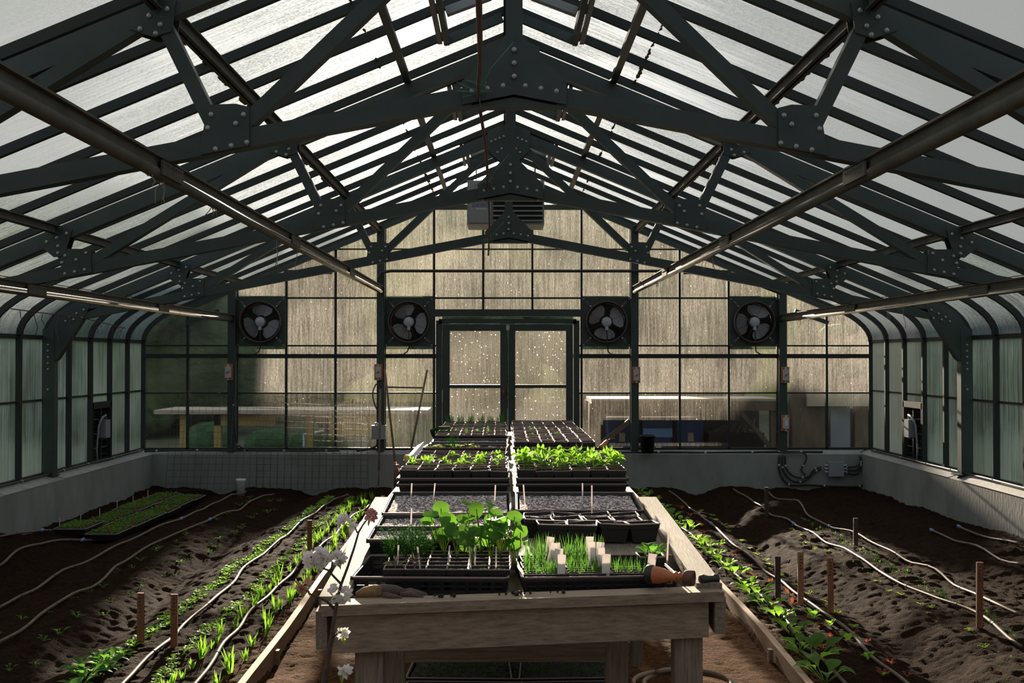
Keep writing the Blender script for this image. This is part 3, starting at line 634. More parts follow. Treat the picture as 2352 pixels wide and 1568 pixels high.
# louvres in the side glazing
for s_ in (-1, 1):
    t = thing('louvre_opening', 'dark louvred vent low in the %s side glazing' % ('left' if s_ < 0 else 'right'), 'vent', (s_*4.59, 12.765, 0), 0, 'side wall vents')
    mb = MB(); mb.box(-.04, .04, -.30, -.265, .48, 1.11); mb.box(-.04, .04, .265, .30, .48, 1.11); mb.box(-.04, .04, -.30, .30, 1.05, 1.12); mb.box(-.03, .03, -.012, .012, .48, 1.07); mb.build('vent_frame', M_BARG, t)
    mb = MB(); mb.box(s_*.05-.005, s_*.05+.005, -.29, .29, .48, 1.08); mb.build('back_sheet', M_DARK, t)
    for i in range(7):
        mb = MB(); z = .52+.08*i; mb.bar((s_*.02, -.27, z), (s_*.02, .27, z), .05, .006, (s_*.3, 0, 1)); mb.build('louvre_blade', M_GREY if i % 2 else M_BRK, t)
    mb = MB(); mb.box(-s_*.07-.04, -s_*.07+.04, -.08, .06, .72, .92); mb.tube([(-s_*.06, .04, .92), (-s_*.08, .0, .97), (-s_*.08, -.12, .95), (-s_*.06, -.17, .86), (-s_*.05, -.2, .6), (-s_*.05, -.18, .48)], .012, 6); mb.build('vent_motor', M_GREY, t)
# ------------------------------------------------------------------ bed edging, hoses, stakes
for s_, f, lab in ((-1, lx, 'long timber edging board of the left bed beside the path'), (1, rx, 'long timber edging board of the right bed beside the path')):
    t = thing('edging_board', lab, 'board', (0, 0, 0), 0, 'bed edging boards')
    for a, b in ((3.2, 6.1), (6.1, 9.2), (9.2, 12.9)):
        mb = MB(); nseg = 6; 
        for i in range(nseg):
            y0 = a+(b-a)*i/nseg; y1 = a+(b-a)*(i+1)/nseg; x0 = f(y0)+.008*math.sin(y0*2.1); x1 = f(y1)+.008*math.sin(y1*2.1)
            mb.hexa([(x0-.019, y0, -.12), (x0+.019, y0, -.12), (x1+.019, y1, -.12), (x1-.019, y1, -.12), (x0-.019, y0, .055), (x0+.019, y0, .055), (x1+.019, y1, .055), (x1-.019, y1, .055)])
        mb.build('plank', M_EDGE, t)
    for y in (5.0, 6.2, 7.8, 9.4):
        mb = MB(); x = f(y)-s_*.035; mb.box(x-.012, x+.012, y-.02, y+.02, -.12, .03); mb.build('peg', M_EDGE, t)
def hose(pix, lab, joint=None, z=.02, y_end=None):
    pts = [G(x, y, z) for x, y in pix]; out = []
    pts = sorted(pts, key=lambda p: p.y)
    if y_end and pts[0].y > y_end:
        k = (pts[1]-pts[0]); pts.insert(0, pts[0]+k.normalized()*(y_end-pts[0].y))
    for i in range(len(pts)-1):
        p0, p1, p2, p3 = pts[max(i-1, 0)], pts[i], pts[i+1], pts[min(i+2, len(pts)-1)]; nseg = max(3, int((p2-p1).length/.12))
        for j in range(nseg):
            t_ = j/nseg; out.append(.5*((2*p1)+(-p0+p2)*t_+(2*p0-5*p1+4*p2-p3)*t_*t_+(-p0+3*p1-3*p2+p3)*t_**3))
    out.append(pts[-1]); ph = R.uniform(0, 6)
    for i, p in enumerate(out):
        p.x += .012*math.sin(p.y*3.1+ph)+.008*math.sin(p.y*7.3+ph*2); p.z = float(soil(p.x, p.y, False))+.018+.006*math.sin(p.y*5+ph)
    t = thing('drip_hose', lab, 'hose', (0, 0, 0), 0, 'drip hoses on the beds')
    mb = MB(); mb.tube(out, .0105, 8); mb.build('hose_line', M_HOSE, t)
    yy = out[0].y+.4
    mb = MB()
    while yy < out[-1].y-.3:
        p = min(out, key=lambda q: abs(q.y-yy)); mb.ball(p, .0125, 6, (1, 1.6, 1)); yy += .62
    mb.build('emitters', M_BLK, t)
    if joint:
        j = G(joint[0], joint[1], z); p = min(out, key=lambda q: abs(q.y-j.y)); mb = MB(); mb.ball(p, .018, 8, (1, 2, 1)); mb.ball(p+Vector((0, .03, .004)), .015, 8); mb.build('coupling', M_BLUE, t)
hose([(0, 1285), (125, 1230), (260, 1200), (370, 1155), (420, 1133)], 'drip hose passing beside the black seedling flats by the left wall', (165, 1215), .10)
hose([(0, 1228), (60, 1208), (125, 1188)], 'short drip hose end emerging left of the black seedling flats', (103, 1197), .14)
hose([(0, 1392), (200, 1285), (415, 1192), (480, 1160), (565, 1125)], 'drip hose second in from the left wall, ending by the white bucket', (417, 1190))
hose([(0, 1470), (95, 1413), (230, 1327), (350, 1250), (486, 1194), (560, 1160), (632, 1130)], 'drip hose third in from the left wall, beside sparse seedlings', (486, 1193))
hose([(272, 1568), (391, 1467), (450, 1410), (578, 1293), (640, 1240), (700, 1195), (760, 1150), (800, 1134)], 'drip hose between the two dense leafy rows of the left bed', (700, 1198), y_end=3.3)
hose([(452, 1568), (490, 1510), (560, 1425), (646, 1334), (700, 1285), (782, 1212), (840, 1165), (872, 1138)], 'drip hose closest to the path in the left bed', None, y_end=3.3)
hose([(1940, 1568), (1756, 1375), (1671, 1298), (1593, 1229), (1530, 1180), (1480, 1138)], 'drip hose closest to the path in the right bed, among big greens', None, y_end=3.3)
hose([(2096, 1568), (1960, 1457), (1770, 1310), (1700, 1255), (1630, 1198), (1590, 1165), (1552, 1137), (1538, 1125)], 'drip hose second from the path in the right bed', (1628, 1198), y_end=3.4)
hose([(2352, 1477), (2220, 1400), (2096, 1348), (1926, 1253), (1824, 1202), (1756, 1171), (1720, 1145), (1681, 1123)], 'drip hose in the middle of the right bed passing the distant stake', (1822, 1202))
hose([(2352, 1412), (2246, 1361), (2048, 1263), (1906, 1205), (1830, 1165), (1766, 1128)], 'drip hose right of the middle of the right bed', (1905, 1205))
hose([(2352, 1304), (2240, 1262), (2180, 1235), (2144, 1220)], 'short drip hose ending in open soil on the far right bed', (2146, 1221))
hose([(2352, 1268), (2280, 1245), (2203, 1219)], 'shortest drip hose, nearest the right wall', (2205, 1220))
def stake(x, y, h, m, lab, lean=0):
    g = G(x, y, -.01); z = sz(g.x, g.y); t = thing('bed_stake', lab, 'stake', (g.x, g.y, z-.04), (R.uniform(-.03, .03), lean, R.uniform(-.2, .2)), 'wooden stakes in the beds')
    mb = MB(); mb.box(-.019, .019, -.008, .008, 0, h+.04); mb.build('stake_board', m, t)
    mb = MB()
    for i in range(5):
        zz = h+.015-i*.02; mb.box(-.012+R.uniform(0, .006), .004+R.uniform(0, .008), -.0088, -.008, zz-.006, zz)
    mb.build('pencilled_marks', M_BRK, t)
stake(328, 1477, .28, M_STAKE, 'reddish wooden stake left of its twin in the near left bed'); stake(404, 1487, .30, M_STAKE, 'reddish wooden stake standing over the drip hose in left bed')
stake(713, 1268, .27, M_STAKE, 'reddish wooden stake farther back in the left leafy rows')
stake(1786, 1375, .29, M_STAKED, 'dark wooden stake left of the orange one in right bed'); stake(1838, 1384, .35, M_STAKEL, 'light orange wooden stake, middle of three in the right bed')
stake(1907, 1401, .35, M_STAKE, 'brown wooden stake right of the orange one in right bed'); stake(2249, 1446, .39, M_STAKE, 'tall reddish stake near the right edge of the bed', .02)
stake(1965, 1252, .245, M_STAKED, 'small dark stake beside the outer drip hose in the right bed'); stake(1761, 1184, .30, M_STAKED, 'brown stake farthest back in the right bed near the concrete')
# ------------------------------------------------------------------ potting table
t = thing('potting_table', 'long weathered wooden potting bench with a wire mesh top down the path', 'bench', (0, 0, 0))
def tz(y): return .82+.060*(min(y, 5.45)-3.66)+(.02 if y > 5.45 else 0)       # top surface height
A, B = Vector((-.637, 3.67, .821)), Vector((.690, 3.86, .826))
def tbar(name, a, b, wd, ht, m, up=(0, 0, 1)):
    mb = MB(); mb.bar(a, b, wd, ht, up); return mb.build(name, m, t)
tbar('front_ledge', A+Vector((0, .02, -.012)), B+Vector((0, .02, -.012)), .10, .034, M_WOOD)
tbar('front_apron', A+Vector((.045, .015, -.094)), B+Vector((-.045, .008, -.094)), .036, .120, M_WOOD)
for (a, b) in (((-.605, 3.72), (-.615, 5.42)), ((.655, 3.88), (.635, 5.42)), ((-.575, 5.45), (-.575, 10.3)), ((.575, 5.45), (.575, 10.3))):
    z0, z1 = tz(a[1]+.02), tz(b[1]-.02 if b[1] < 6 else 9)
    if a[1] > 5.4: z0 = z1 = z1-.045
    elif a[1] < 5.4: z0 -= .015
    tbar('side_ledge', (a[0], a[1], z0+.012), (b[0], b[1], z1+.012), .088, .036, M_WOODY)
    tbar('side_apron', (a[0]*1.0+(.03 if a[0] < 0 else -.03)*-1, a[1]-.04, z0-.072), (b[0]*1.0+(.03 if a[0] < 0 else -.03)*-1, b[1], z1-.072), .036, .125, M_WOODY)
tbar('rear_apron', (-.60, 10.32, tz(9)-.08), (.60, 10.32, tz(9)-.08), .036, .14, M_WOOD)
ZF = .800
tbar('centre_batten', (-.012, 3.76, ZF-.006+.0), (-.012, 4.36, ZF-.006), .05, .02, M_WOODY); tbar('step_board', (-.62, 4.375, ZF+.02), (.66, 4.375, ZF+.02), .02, .08, M_WOOD)
for x, y, wd in ((-.49, 3.80, .092), (.585, 3.93, .095), (-.49, 7.6, .09), (.52, 7.6, .09), (-.49, 10.2, .09), (.49, 10.2, .09)):
    mb = MB(); mb.box(x-wd/2, x+wd/2, y-wd/2, y+wd/2, -.05, tz(y)-.02 if y < 5 else tz(9)-.02); mb.build('leg', M_WOODZ, t)
for x in (-.50, .42):
    mb = MB(); mb.box(x-.045, x+.045, 4.68, 4.77, -.05, tz(4.7)-.02); mb.build('leg', M_WOODZ, t)
tbar('trestle_rail', (-.46, 4.70, .41), (.38, 4.70, .41), .036, .085, M_WOOD)
for s_, x in ((-1, -.565), (1, .52)): tbar('brace', (x, 4.9, .30), (x+s_*.03, 4.9, .84), .045, .085, M_WOODZ, (0, 1, 0))
# wire mesh top
ZF = .800
def meshtop(y0, y1, z0, z1, nm):
    mb = MB(); s = .022; nx = int(1.24/s); ny = int((y1-y0)/s)
    def zz(y): return z0+(z1-z0)*(y-y0)/(y1-y0)
    for i in range(nx+1): x = -.60+i*s; yf = 3.73+(x+.6)*.144; mb.bar((x, yf, zz(yf)), (x, y1, z1), .0025, .0025)
    for j in range(ny+1): y = y0+j*s; mb.bar((-.60, y, zz(y)), (min(.64, -.6+(y-3.73)/.144), y, zz(y)), .0025, .0025)
    o = mb.build('mesh_top', M_MESHT, t)
meshtop(3.74, 4.36, ZF-.003, ZF-.003, '')
mb = MB(); mb.add([(-.62, 4.37, tz(4.37)-.004), (.66, 4.37, tz(4.37)-.004), (.66, 5.4, tz(5.4)-.004), (-.62, 5.4, tz(5.4)-.004), (.54, 5.46, tz(9)-.004), (-.54, 5.46, tz(9)-.004), (.54, 10.3, tz(9)-.004), (-.54, 10.3, tz(9)-.004)], [(0, 1, 2, 3), (3, 2, 4, 5), (5, 4, 6, 7)]); mb.build('table_surface', M_WOODY, t)
for i in range(5): y = 6+i; tbar('cross_slat', (-.55, y, tz(9)-.03), (.55, y, tz(9)-.03), .06, .04, M_WOOD)
# ------------------------------------------------------------------ trays and pots
def tray_mesh(w_, d_, h_, lat=False):
    mb = MB(); t_ = .004; a, b = w_/2, d_/2; i_ = .012
    def ring(z, k): return [(-a+k, -b+k, z), (a-k, -b+k, z), (a-k, b-k, z), (-a+k, b-k, z)]
    R0, R1, R2, R3 = ring(h_, -.008), ring(h_, 0), ring(0, i_), ring(h_-.012, -.008)
    vs_ = R0+R1+R2+R3; fs = [(k, (k+1) % 4, 4+(k+1) % 4, 4+k) for k in range(4)]
    if not lat: fs += [(4+k, 4+(k+1) % 4, 8+(k+1) % 4, 8+k) for k in range(4)]
    fs += [(12+k, 12+(k+1) % 4, (k+1) % 4, k) for k in range(4)]+[(8, 11, 10, 9)]
    mb.add(vs_, fs)
    if lat:      # lattice walls
        def wallp(p, q):
            p, q = Vector(p), Vector(q); L = (q-p).length; n = int(round(L/.045)); d = (q-p)/n; inn = Vector((-(q-p).y, (q-p).x, 0)).normalized()*0
            for k in range(n+1):
                c = p+d*k; cb = c*1; mb.bar((c.x, c.y, h_-.006), (c.x*.965, c.y*.965, .0), .004, .014, (q-p))
            mb.bar((p.x*.97, p.y*.97, .008), (q.x*.97, q.y*.97, .008), .004, .018); mb.bar((p.x, p.y, h_-.008), (q.x, q.y, h_-.008), .004, .016)
            mb.bar((p.x*.985, p.y*.985, h_*.5), (q.x*.985, q.y*.985, h_*.5), .003, .006)
        c = [(-a, -b, 0), (a, -b, 0), (a, b, 0), (-a, b, 0)]
        for k in range(4): wallp(c[k], c[(k+1) % 4])
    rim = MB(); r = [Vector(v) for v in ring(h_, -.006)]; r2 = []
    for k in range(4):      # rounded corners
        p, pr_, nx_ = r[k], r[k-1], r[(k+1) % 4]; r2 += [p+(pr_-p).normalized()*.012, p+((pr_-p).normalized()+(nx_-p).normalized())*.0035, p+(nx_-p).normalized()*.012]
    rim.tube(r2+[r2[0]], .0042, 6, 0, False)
    return mb.mesh('seed_tray', M_PLAS), rim.mesh('tray_rim', M_RIM)
TR = tray_mesh(.53, .275, .058); TRL = tray_mesh(.53, .41, .062, True); TRD = tray_mesh(.54, .35, .06); TRX = tray_mesh(.54, .49, .06); TRN = tray_mesh(.53, .225, .058); TRY = tray_mesh(.54, .42, .06)
def fillm(w_, d_, z, m, amp=.004, seed=0):
    mb = MB(); nx, ny = 28, 16; rr = random.Random(seed); vs_ = []
    for j in range(ny+1):
        for i in range(nx+1): vs_.append((-w_/2+w_*i/nx, -d_/2+d_*j/ny, z+rr.uniform(-amp, amp)))
    mb.add(vs_, [(j*(nx+1)+i, j*(nx+1)+i+1, (j+1)*(nx+1)+i+1, (j+1)*(nx+1)+i) for j in range(ny) for i in range(nx)], 0, True); return mb.mesh('growing_mix', m)
F_PX = fillm(.52, .465, .048, M_PERL, .003, 6); F_PN = fillm(.512, .205, .046, M_PERL, .003, 7); F_PY = fillm(.52, .395, .048, M_PERL, .003, 9); F_P = fillm(.512, .257, .046, M_PERL, .003, 1); F_PD = fillm(.52, .33, .048, M_PERL, .003, 2); F_S = fillm(.512, .257, .044, M_COMP, .012, 3)
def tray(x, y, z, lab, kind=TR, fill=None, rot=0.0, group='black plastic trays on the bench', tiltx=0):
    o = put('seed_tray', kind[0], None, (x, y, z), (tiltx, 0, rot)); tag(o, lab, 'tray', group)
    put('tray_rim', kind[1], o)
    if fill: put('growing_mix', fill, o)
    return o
def pot_mesh():
    mb = MB(); a, b, h = .043, .033, .085; vs_ = []
    def sq(k, z): return [(-k, -k, z), (k, -k, z), (k, k, z), (-k, k, z)]
    V = sq(b, 0)+sq(a-.002, h-.02)+sq(a, h-.02)+sq(a+.001, h)+sq(a-.003, h)+sq(a-.005, h-.012)
    fs = [(0, 3, 2, 1)]
    for q in range(5): fs += [(4*q+k, 4*q+(k+1) % 4, 4*q+4+(k+1) % 4, 4*q+4+k) for k in range(4)]
    mb.add(V, fs); e = MB(); c = [Vector(v) for v in sq(a, h)]; e.tube(c+[c[0], c[1]], .0038, 6, 0, False)
    s = MB(); n = 5; rr = random.Random(3); vs_ = [(-.0385+.077*i/n, -.0385+.077*j/n, .070+rr.uniform(-.004, .004)) for j in range(n+1) for i in range(n+1)]
    s.add(vs_, [(j*(n+1)+i, j*(n+1)+i+1, (j+1)*(n+1)+i+1, (j+1)*(n+1)+i) for j in range(n) for i in range(n)], 0, True)
    return mb, e, s
pm, pe, ps = pot_mesh(); POT = pm.mesh('square_pot', M_POT); PRIM = pe.mesh('pot_rim', M_RIM); PSOIL = ps.mesh('soil', M_COMP); PPERL = ps.mesh('soil_perlite', M_PERL)
# ---- plant meshes
def seedling_cot(seed, m=M_L1, n=2, h=.045, L=.035, wd=.022, extra=True):
    rr = random.Random(seed); mb = MB(); top = Vector((rr.uniform(-.008, .008), rr.uniform(-.008, .008), h)); mb.tube([(0, 0, 0), top*.5+Vector((0, .002, 0)), top], .0016, 5, 1)
    a0 = rr.uniform(0, PI)
    for k in range(n):
        a = a0+2*PI*k/n+rr.uniform(-.3, .3); mb.leaf(top, (math.cos(a), math.sin(a), rr.uniform(.1, .6)), L*rr.uniform(.8, 1.15), wd*rr.uniform(.85, 1.15), droop=.35)
    if extra:
        for k in range(2):
            a = a0+PI/2+PI*k; mb.leaf(top+Vector((0, 0, .004)), (math.cos(a)*.5, math.sin(a)*.5, 1), L*.6, wd*.6, (math.cos(a), math.sin(a), .1), droop=.1)
    return mb.mesh('seedling', [m, M_STEM])
def rosette(seed, n=7, L=.07, wd=.035, m=M_L2, lift=.8, stem=.02, nm='seedling', shape=(0, .35, .9, 1, .6, 0)):
    rr = random.Random(seed); mb = MB()
    for k in range(n):
        a = k*2.4+rr.uniform(-.3, .3); t_ = k/n; el = lift*(1-.35*t_)+rr.uniform(-.2, .3); d = Vector((math.cos(a), math.sin(a), el)).normalized(); l = L*rr.uniform(.7, 1.15)
        b = d*stem*rr.uniform(.7, 1.3); mb.tube([(0, 0, 0), b], .0016+.0004*L/.07, 4, 1); mb.leaf(b, d, l, wd*l/L, droop=rr.uniform(.15, .55), fold=.2, shape=shape)
    return mb.mesh(nm, [m, M_STEM])
def tuft(seed, n=9, h=.10, spread=.4, m=M_L4, r=.0016, base=.01, nm='seedling', flat=None):
    rr = random.Random(seed); mb = MB()
    for k in range(n):
        a = rr.uniform(0, 2*PI); l = h*rr.uniform(.6, 1.15); s_ = spread*rr.uniform(.2, 1); bx, by = base*rr.uniform(-1, 1), base*rr.uniform(-1, 1)
        if flat:
            mb.leaf((bx, by, 0), (math.cos(a)*s_, math.sin(a)*s_, 1), l, flat, (math.cos(a), math.sin(a), .2), droop=.35*s_, shape=(.5, 1, .9, .6, 0), fold=.15)
        else:
            p = [Vector((bx+math.cos(a)*s_*l*q*q, by+math.sin(a)*s_*l*q*q, l*q*(1-.1*s_))) for q in (0, .35, .7, 1)]; mb.tube(p, [r, r, r*.8, r*.3], 4)
    return mb.mesh(nm, m)
SEED_A = [seedling_cot(i, M_L1, 2, R.uniform(.035, .055), .045, .028) for i in range(5)]
SEED_B = [seedling_cot(20+i, M_L1, 2, R.uniform(.04, .065), .055, .036) for i in range(5)]
SEED_S = [seedling_cot(40+i, M_L2, 2, .018, .02, .012) for i in range(4)]
SEED_L = [rosette(60+i, 6, .045, .024, M_L5, .5, .01) for i in range(4)]
TUFT_P = [tuft(80+i, 16, .10, .25, M_L4, .0013, .03) for i in range(4)]
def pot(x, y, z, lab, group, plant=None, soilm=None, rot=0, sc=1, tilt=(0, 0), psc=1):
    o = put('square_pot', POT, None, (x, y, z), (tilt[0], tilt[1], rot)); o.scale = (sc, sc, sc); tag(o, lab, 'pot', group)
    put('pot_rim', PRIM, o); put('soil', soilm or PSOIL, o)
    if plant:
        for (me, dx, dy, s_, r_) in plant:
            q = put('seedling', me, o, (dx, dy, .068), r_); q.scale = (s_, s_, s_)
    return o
Z2 = tz(9)
LCX, RCX = -.292, .285
def pottray(cx, y, z, nx, lab_t, lab_p, gp, mk, rot=0, stuff=False, jit=.05, soilm=None, skip=0.0, zj=.0):
    tray(cx, y, z, lab_t, rot=rot)
    acc = (MB(), MB(), MB(), MB()) if stuff else None
    for j in range(3):
        for i in range(6):
            if R.random() < skip: continue
            x = cx+(-.5+(i+.5)/6)*.522+R.uniform(-.002, .002); yy = y+(-.5+(j+.5)/3)*.262+R.uniform(-.002, .002)+(x-cx)*math.sin(rot); zz = z+.006+R.uniform(0, zj)
            pl = mk(i, j)
            pot(x, yy, zz, lab_p, gp, pl, soilm, R.uniform(-jit, jit), 1, (R.uniform(-jit, jit)*.6, R.uniform(-jit, jit)*.6))
def none(i, j): return None
def mk_sparse(i, j): return [(R.choice(SEED_A), R.uniform(-.01, .01), R.uniform(-.01, .01), R.uniform(.8, 1.2), R.uniform(0, 6))] if R.random() < .75 else None
def mk_dense(i, j): return [(R.choice(SEED_B), R.uniform(-.02, .02), R.uniform(-.02, .02), R.uniform(.8, 1.25), R.uniform(0, 6)) for _ in range(3)]
def mk_small(i, j): return [(R.choice(SEED_S), R.uniform(-.01, .01), R.uniform(-.01, .01), R.uniform(.8, 1.3), R.uniform(0, 6))] if R.random() < .5 else None
def mk_leafy(i, j): return [(R.choice(SEED_L), R.uniform(-.01, .01), R.uniform(-.01, .01), R.uniform(.8, 1.3), R.uniform(0, 6))] if R.random() < .8 else None
def mk_chive(i, j): return [(R.choice(TUFT_P), 0, 0, R.uniform(.7, 1.1), R.uniform(0, 6))]
ORD = ('first', 'second', 'third', 'fourth', 'fifth', 'sixth', 'seventh', 'eighth', 'ninth', 'tenth')
# left column of the bench
lay = [(5.64, .028, mk_sparse, 'front', 'square pot with a broad leaved seedling, front tray left of bench middle', .0),
       (5.94, .028, mk_sparse, 'second', 'square pot with seedling in the second pot tray, left column', .1),
       (6.24, .0, none, 'third', 'bare square pot in the third pot tray, left column', .0),
       (6.54, .0, none, 'fourth', 'bare square pot in the fourth pot tray, left column', .15),
       (6.84, .0, none, 'fifth', 'bare square pot in the fifth pot tray, left column', .15)]
for k, (y, dz, mk, wh, lab, sk) in enumerate(lay):
    if k < 2: tray(LCX, y, Z2-.0, 'lower empty tray under the %s pot tray of the left column' % wh)
    pottray(LCX, y, Z2+dz, 6, 'tray of square pots, %s one back in the left column' % wh, lab, 'pots, left column, tray %s' % wh, mk, R.uniform(-.01, .01), jit=.07, skip=sk, zj=.008)
tray(LCX, 7.46, Z2+.03, 'tray of dark soil with a few sprouts, midway along the left column', TR, F_S, -.045)
for i in range(14):
    x = -.53+R.random()*.2 if i < 11 else -.35+R.random()*.12
    q = put('weed_seedling', (SEED_L+TUFT_P)[i % 5], None, (x, 7.46+R.uniform(-.1, .1), Z2+.085-(x+.3)*.045*0), R.uniform(0, 6)); q.scale = (.9,)*3; tag(q, 'bright sprout in the soil tray midway along the left column', 'seedling', 'sprouts in the soil tray')
tray(LCX, 7.92, Z2+.01, 'perlite tray just behind the soil tray in the left column', TR, F_P, .01); tray(LCX, 8.24, Z2+.01, 'perlite tray second behind the soil tray in the left column', TR, F_P, .03)
for k, y in enumerate((8.56, 8.86, 9.16, 9.46, 9.76)):
    mk = mk_small if k < 4 else mk_chive
    lab = 'square pot with tiny seedlings in the far left column of the bench' if k < 4 else 'square pot of grassy seedlings at the far end, left column'
    pottray(LCX, y, Z2+.005*k, 6, 'far pot tray %s from the end in the left column' % ORD[4-k], lab, 'far left pots' if k < 4 else 'grassy pots at the far end', mk, R.uniform(-.015, .015), jit=.08)
# right column
lay = [(5.64, .028, mk_dense, 'front', 'square pot crowded with broad seedlings, front tray of the right column'), (5.94, .028, mk_dense, 'second', 'square pot crowded with broad seedlings, second tray of the right column'),
       (6.24, .0, none, 'third', 'bare square pot in the third pot tray, right column'), (6.54, .0, none, 'fourth', 'bare square pot in the fourth pot tray, right column')]
for k, (y, dz, mk, wh, lab) in enumerate(lay):
    if k < 2: tray(RCX, y, Z2, 'lower empty tray under the %s pot tray of the right column' % wh)
    pottray(RCX, y, Z2+dz, 6, 'tray of square pots, %s one back in the right column' % wh, lab, 'pots, right column, tray %s' % wh, mk, R.uniform(-.01, .01), jit=.07, zj=.008)
for k, y in enumerate((7.50, 7.80, 8.10, 8.40, 8.70)):
    mk = mk_leafy if k == 1 else (mk_small if k in (2, 4) else none)
    pottray(RCX, y, Z2+.03, 6, 'raised pot tray %s behind the gap in the right column' % ORD[k], ('square pot with yellow green leaves halfway along the right column' if k == 1 else 'square pot in the raised %s tray of the right column' % ORD[k]), 'raised right pots %s' % ORD[k], mk, R.uniform(-.01, .01), jit=.09)
# the farthest pots of the right column are too many to count: one object
mb = MB(); mr_ = MB(); ms = MB()
for y in (9.0, 9.3, 9.6, 9.9):
    tray(RCX, y, Z2+.02, 'far pot tray at depth %s in the right column' % ORD[int(round((y-9)/.3))])
    for j in range(3):
        for i in range(6):
            M_ = Matrix.Translation((RCX+(-.5+(i+.5)/6)*.522, y+(-.5+(j+.5)/3)*.262, Z2+.026)) @ Matrix.Rotation(R.uniform(-.09, .09), 4, 'Z') @ Matrix.Rotation(R.uniform(-.05, .05), 4, 'X')
            for src, dst in ((pm, mb), (pe, mr_), (ps, ms)): dst.add([M_ @ Vector(v) for v in src.v], src.f)
allp = MB(); allp.add(mb.v, mb.f, 0); allp.add(mr_.v, mr_.f, 1); allp.add(ms.v, ms.f, 2)
tag(allp.build('square_pots_far', [M_POT, M_RIM, M_COMP]), 'farthest square pots at the end of the right column', 'pots', kind='stuff')
# perlite trays
tray(LCX-.01, 4.50, tz(4.4)+.002, 'perlite tray directly behind the nasturtiums', TRN, F_PN, -.01, tiltx=.06)
tray(LCX, 4.735, tz(4.63)+.004, 'middle perlite tray of three in the left column', TRN, F_PN, -.012, tiltx=.06)
tray(LCX, 5.11, tz(5.0)+.008, 'deep perlite tray in front of the potted seedlings, left column', TRX, F_PX, .008, tiltx=.06)
tray(RCX, 5.15, tz(5.0)+.008, 'deep perlite tray in front of the crowded seedlings, right column', TRY, F_PY, -.008, tiltx=.06)
for j in range(3):
    for i in range(4):
        sc = 1.32; x = .10+i*.122+R.uniform(-.006, .006)+(.05 if j == 0 else 0); y = 4.60+j*.118+R.uniform(-.01, .01)
        pot(x, y, tz(4.6)+.0, 'larger square pot of perlite mix behind the chive flat, right column', 'larger perlite pots', None, PPERL, R.uniform(-.12, .12), sc, (R.uniform(-.06, .08), R.uniform(-.08, .08))).scale = (1.38, 1.38, .85)
# front trays
tray(-.295, 4.125, ZF, 'open lattice tray at the front left of the bench', TRL, None, -.035)
tray(.275, 4.135, ZF, 'open lattice tray at the front right of the bench with tagged chives', TRL, None, .065)
SM = seedling_cot(101, M_PURP, 3, .03, .06, .016); SM2 = seedling_cot(102, M_PURP, 3, .035, .06, .016)
for j in range(5):
    for i in range(6):
        x = -.428+i*.0735; y = 3.985+j*.074-(x+.3)*.035
        if j == 0 and i == 0: pl = [(SM, 0, 0, 1.1, .5)]
        elif j == 0 and i == 1: pl = [(SM2, 0, 0, 1.2, 2)]
        elif j < 2: pl = [(SEED_L[i % 4], 0, 0, .8, i)]
        else: pl = None
        if j == 1 and i == 0: pl = [(SEED_L[0], 0, 0, 1.3, 1)]
        if j > 2 and i < 1: continue
        lab = 'small square pot in the %s row of the left lattice tray' % ORD[j]
        if j == 0 and i < 2: lab = ('front row pot with purple cabbage sprout, the outer one', 'front row pot with purple cabbage sprout, the inner one')[i]
        pot(x, y, ZF+.012, lab, None if (j == 0 and i < 2) else 'left lattice tray pots, row %s' % ORD[j], pl, None, R.uniform(-.05, .05), .84)
# nasturtiums
def nast(seed, n=7, h=.22):
    rr = random.Random(seed); mb = MB()
    for k in range(n):
        a = rr.uniform(0, 2*PI); l = h*rr.uniform(.5, 1.1); s_ = rr.uniform(.15, .55); p = [Vector((math.cos(a)*s_*l*q**1.3, math.sin(a)*s_*l*q**1.3, l*q)) for q in (0, .3, .6, 1)]
        mb.tube(p, .0018, 5, 1); c = p[-1]; r = rr.uniform(.020, .036); nr = Vector((rr.uniform(-.5, .5), rr.uniform(-1.0, .2), rr.uniform(.35, 1))).normalized()
        q = nr.to_track_quat('Z', 'Y'); vs_ = [c]
        for i in range(14):
            an = 2*PI*i/14; rad = r*(1+.05*math.sin(an*5+k)); vs_.append(c+q @ Vector((rad*math.cos(an), rad*math.sin(an), .12*r+.06*r*math.sin(3*an))))
        mb.add(vs_, [(0, i+1, (i+1) % 14+1) for i in range(14)], 0, True)
    return mb.mesh('nasturtium_foliage', [M_NAST, M_STEM])
def nast_pot(x, y, z, h, seed, n, lab):
    q = put('nasturtium_plant', nast(seed, n, h), None, (x, y, z)); tag(q, lab, 'plant', 'nasturtiums')
zt = ZF+.078
nast_pot(-.22, 4.20, zt, .14, 1, 10, 'round leaved nasturtium at the left end of the tall clump'); nast_pot(-.13, 4.26, zt, .17, 2, 11, 'tallest round leaved nasturtium in the middle of the clump')
nast_pot(-.06, 4.20, zt, .15, 3, 10, 'round leaved nasturtium right of the tallest one'); nast_pot(.0, 4.10, zt-.02, .13, 5, 8, 'nasturtium trailing over the gap between the lattice trays'); nast_pot(-.16, 4.10, zt, .11, 6, 9, 'low nasturtium in front of the tall clump'); nast_pot(-.27, 4.25, zt, .15, 11, 9, 'nasturtium at the back left of the clump, beside the dill'); nast_pot(-.09, 4.12, zt, .12, 12, 8, 'low nasturtium in front of the tallest one')
mb = MB(); rr = random.Random(9)
for k in range(9):      # bare trailing stems
    x0 = -.10+rr.uniform(-.04, .06); p = [Vector((x0+rr.uniform(-.05, .05)*i, 4.06-.01*i, zt+.05*math.sin(i*.9)+.01)) for i in range(5)]; mb.tube(p, .002, 5)
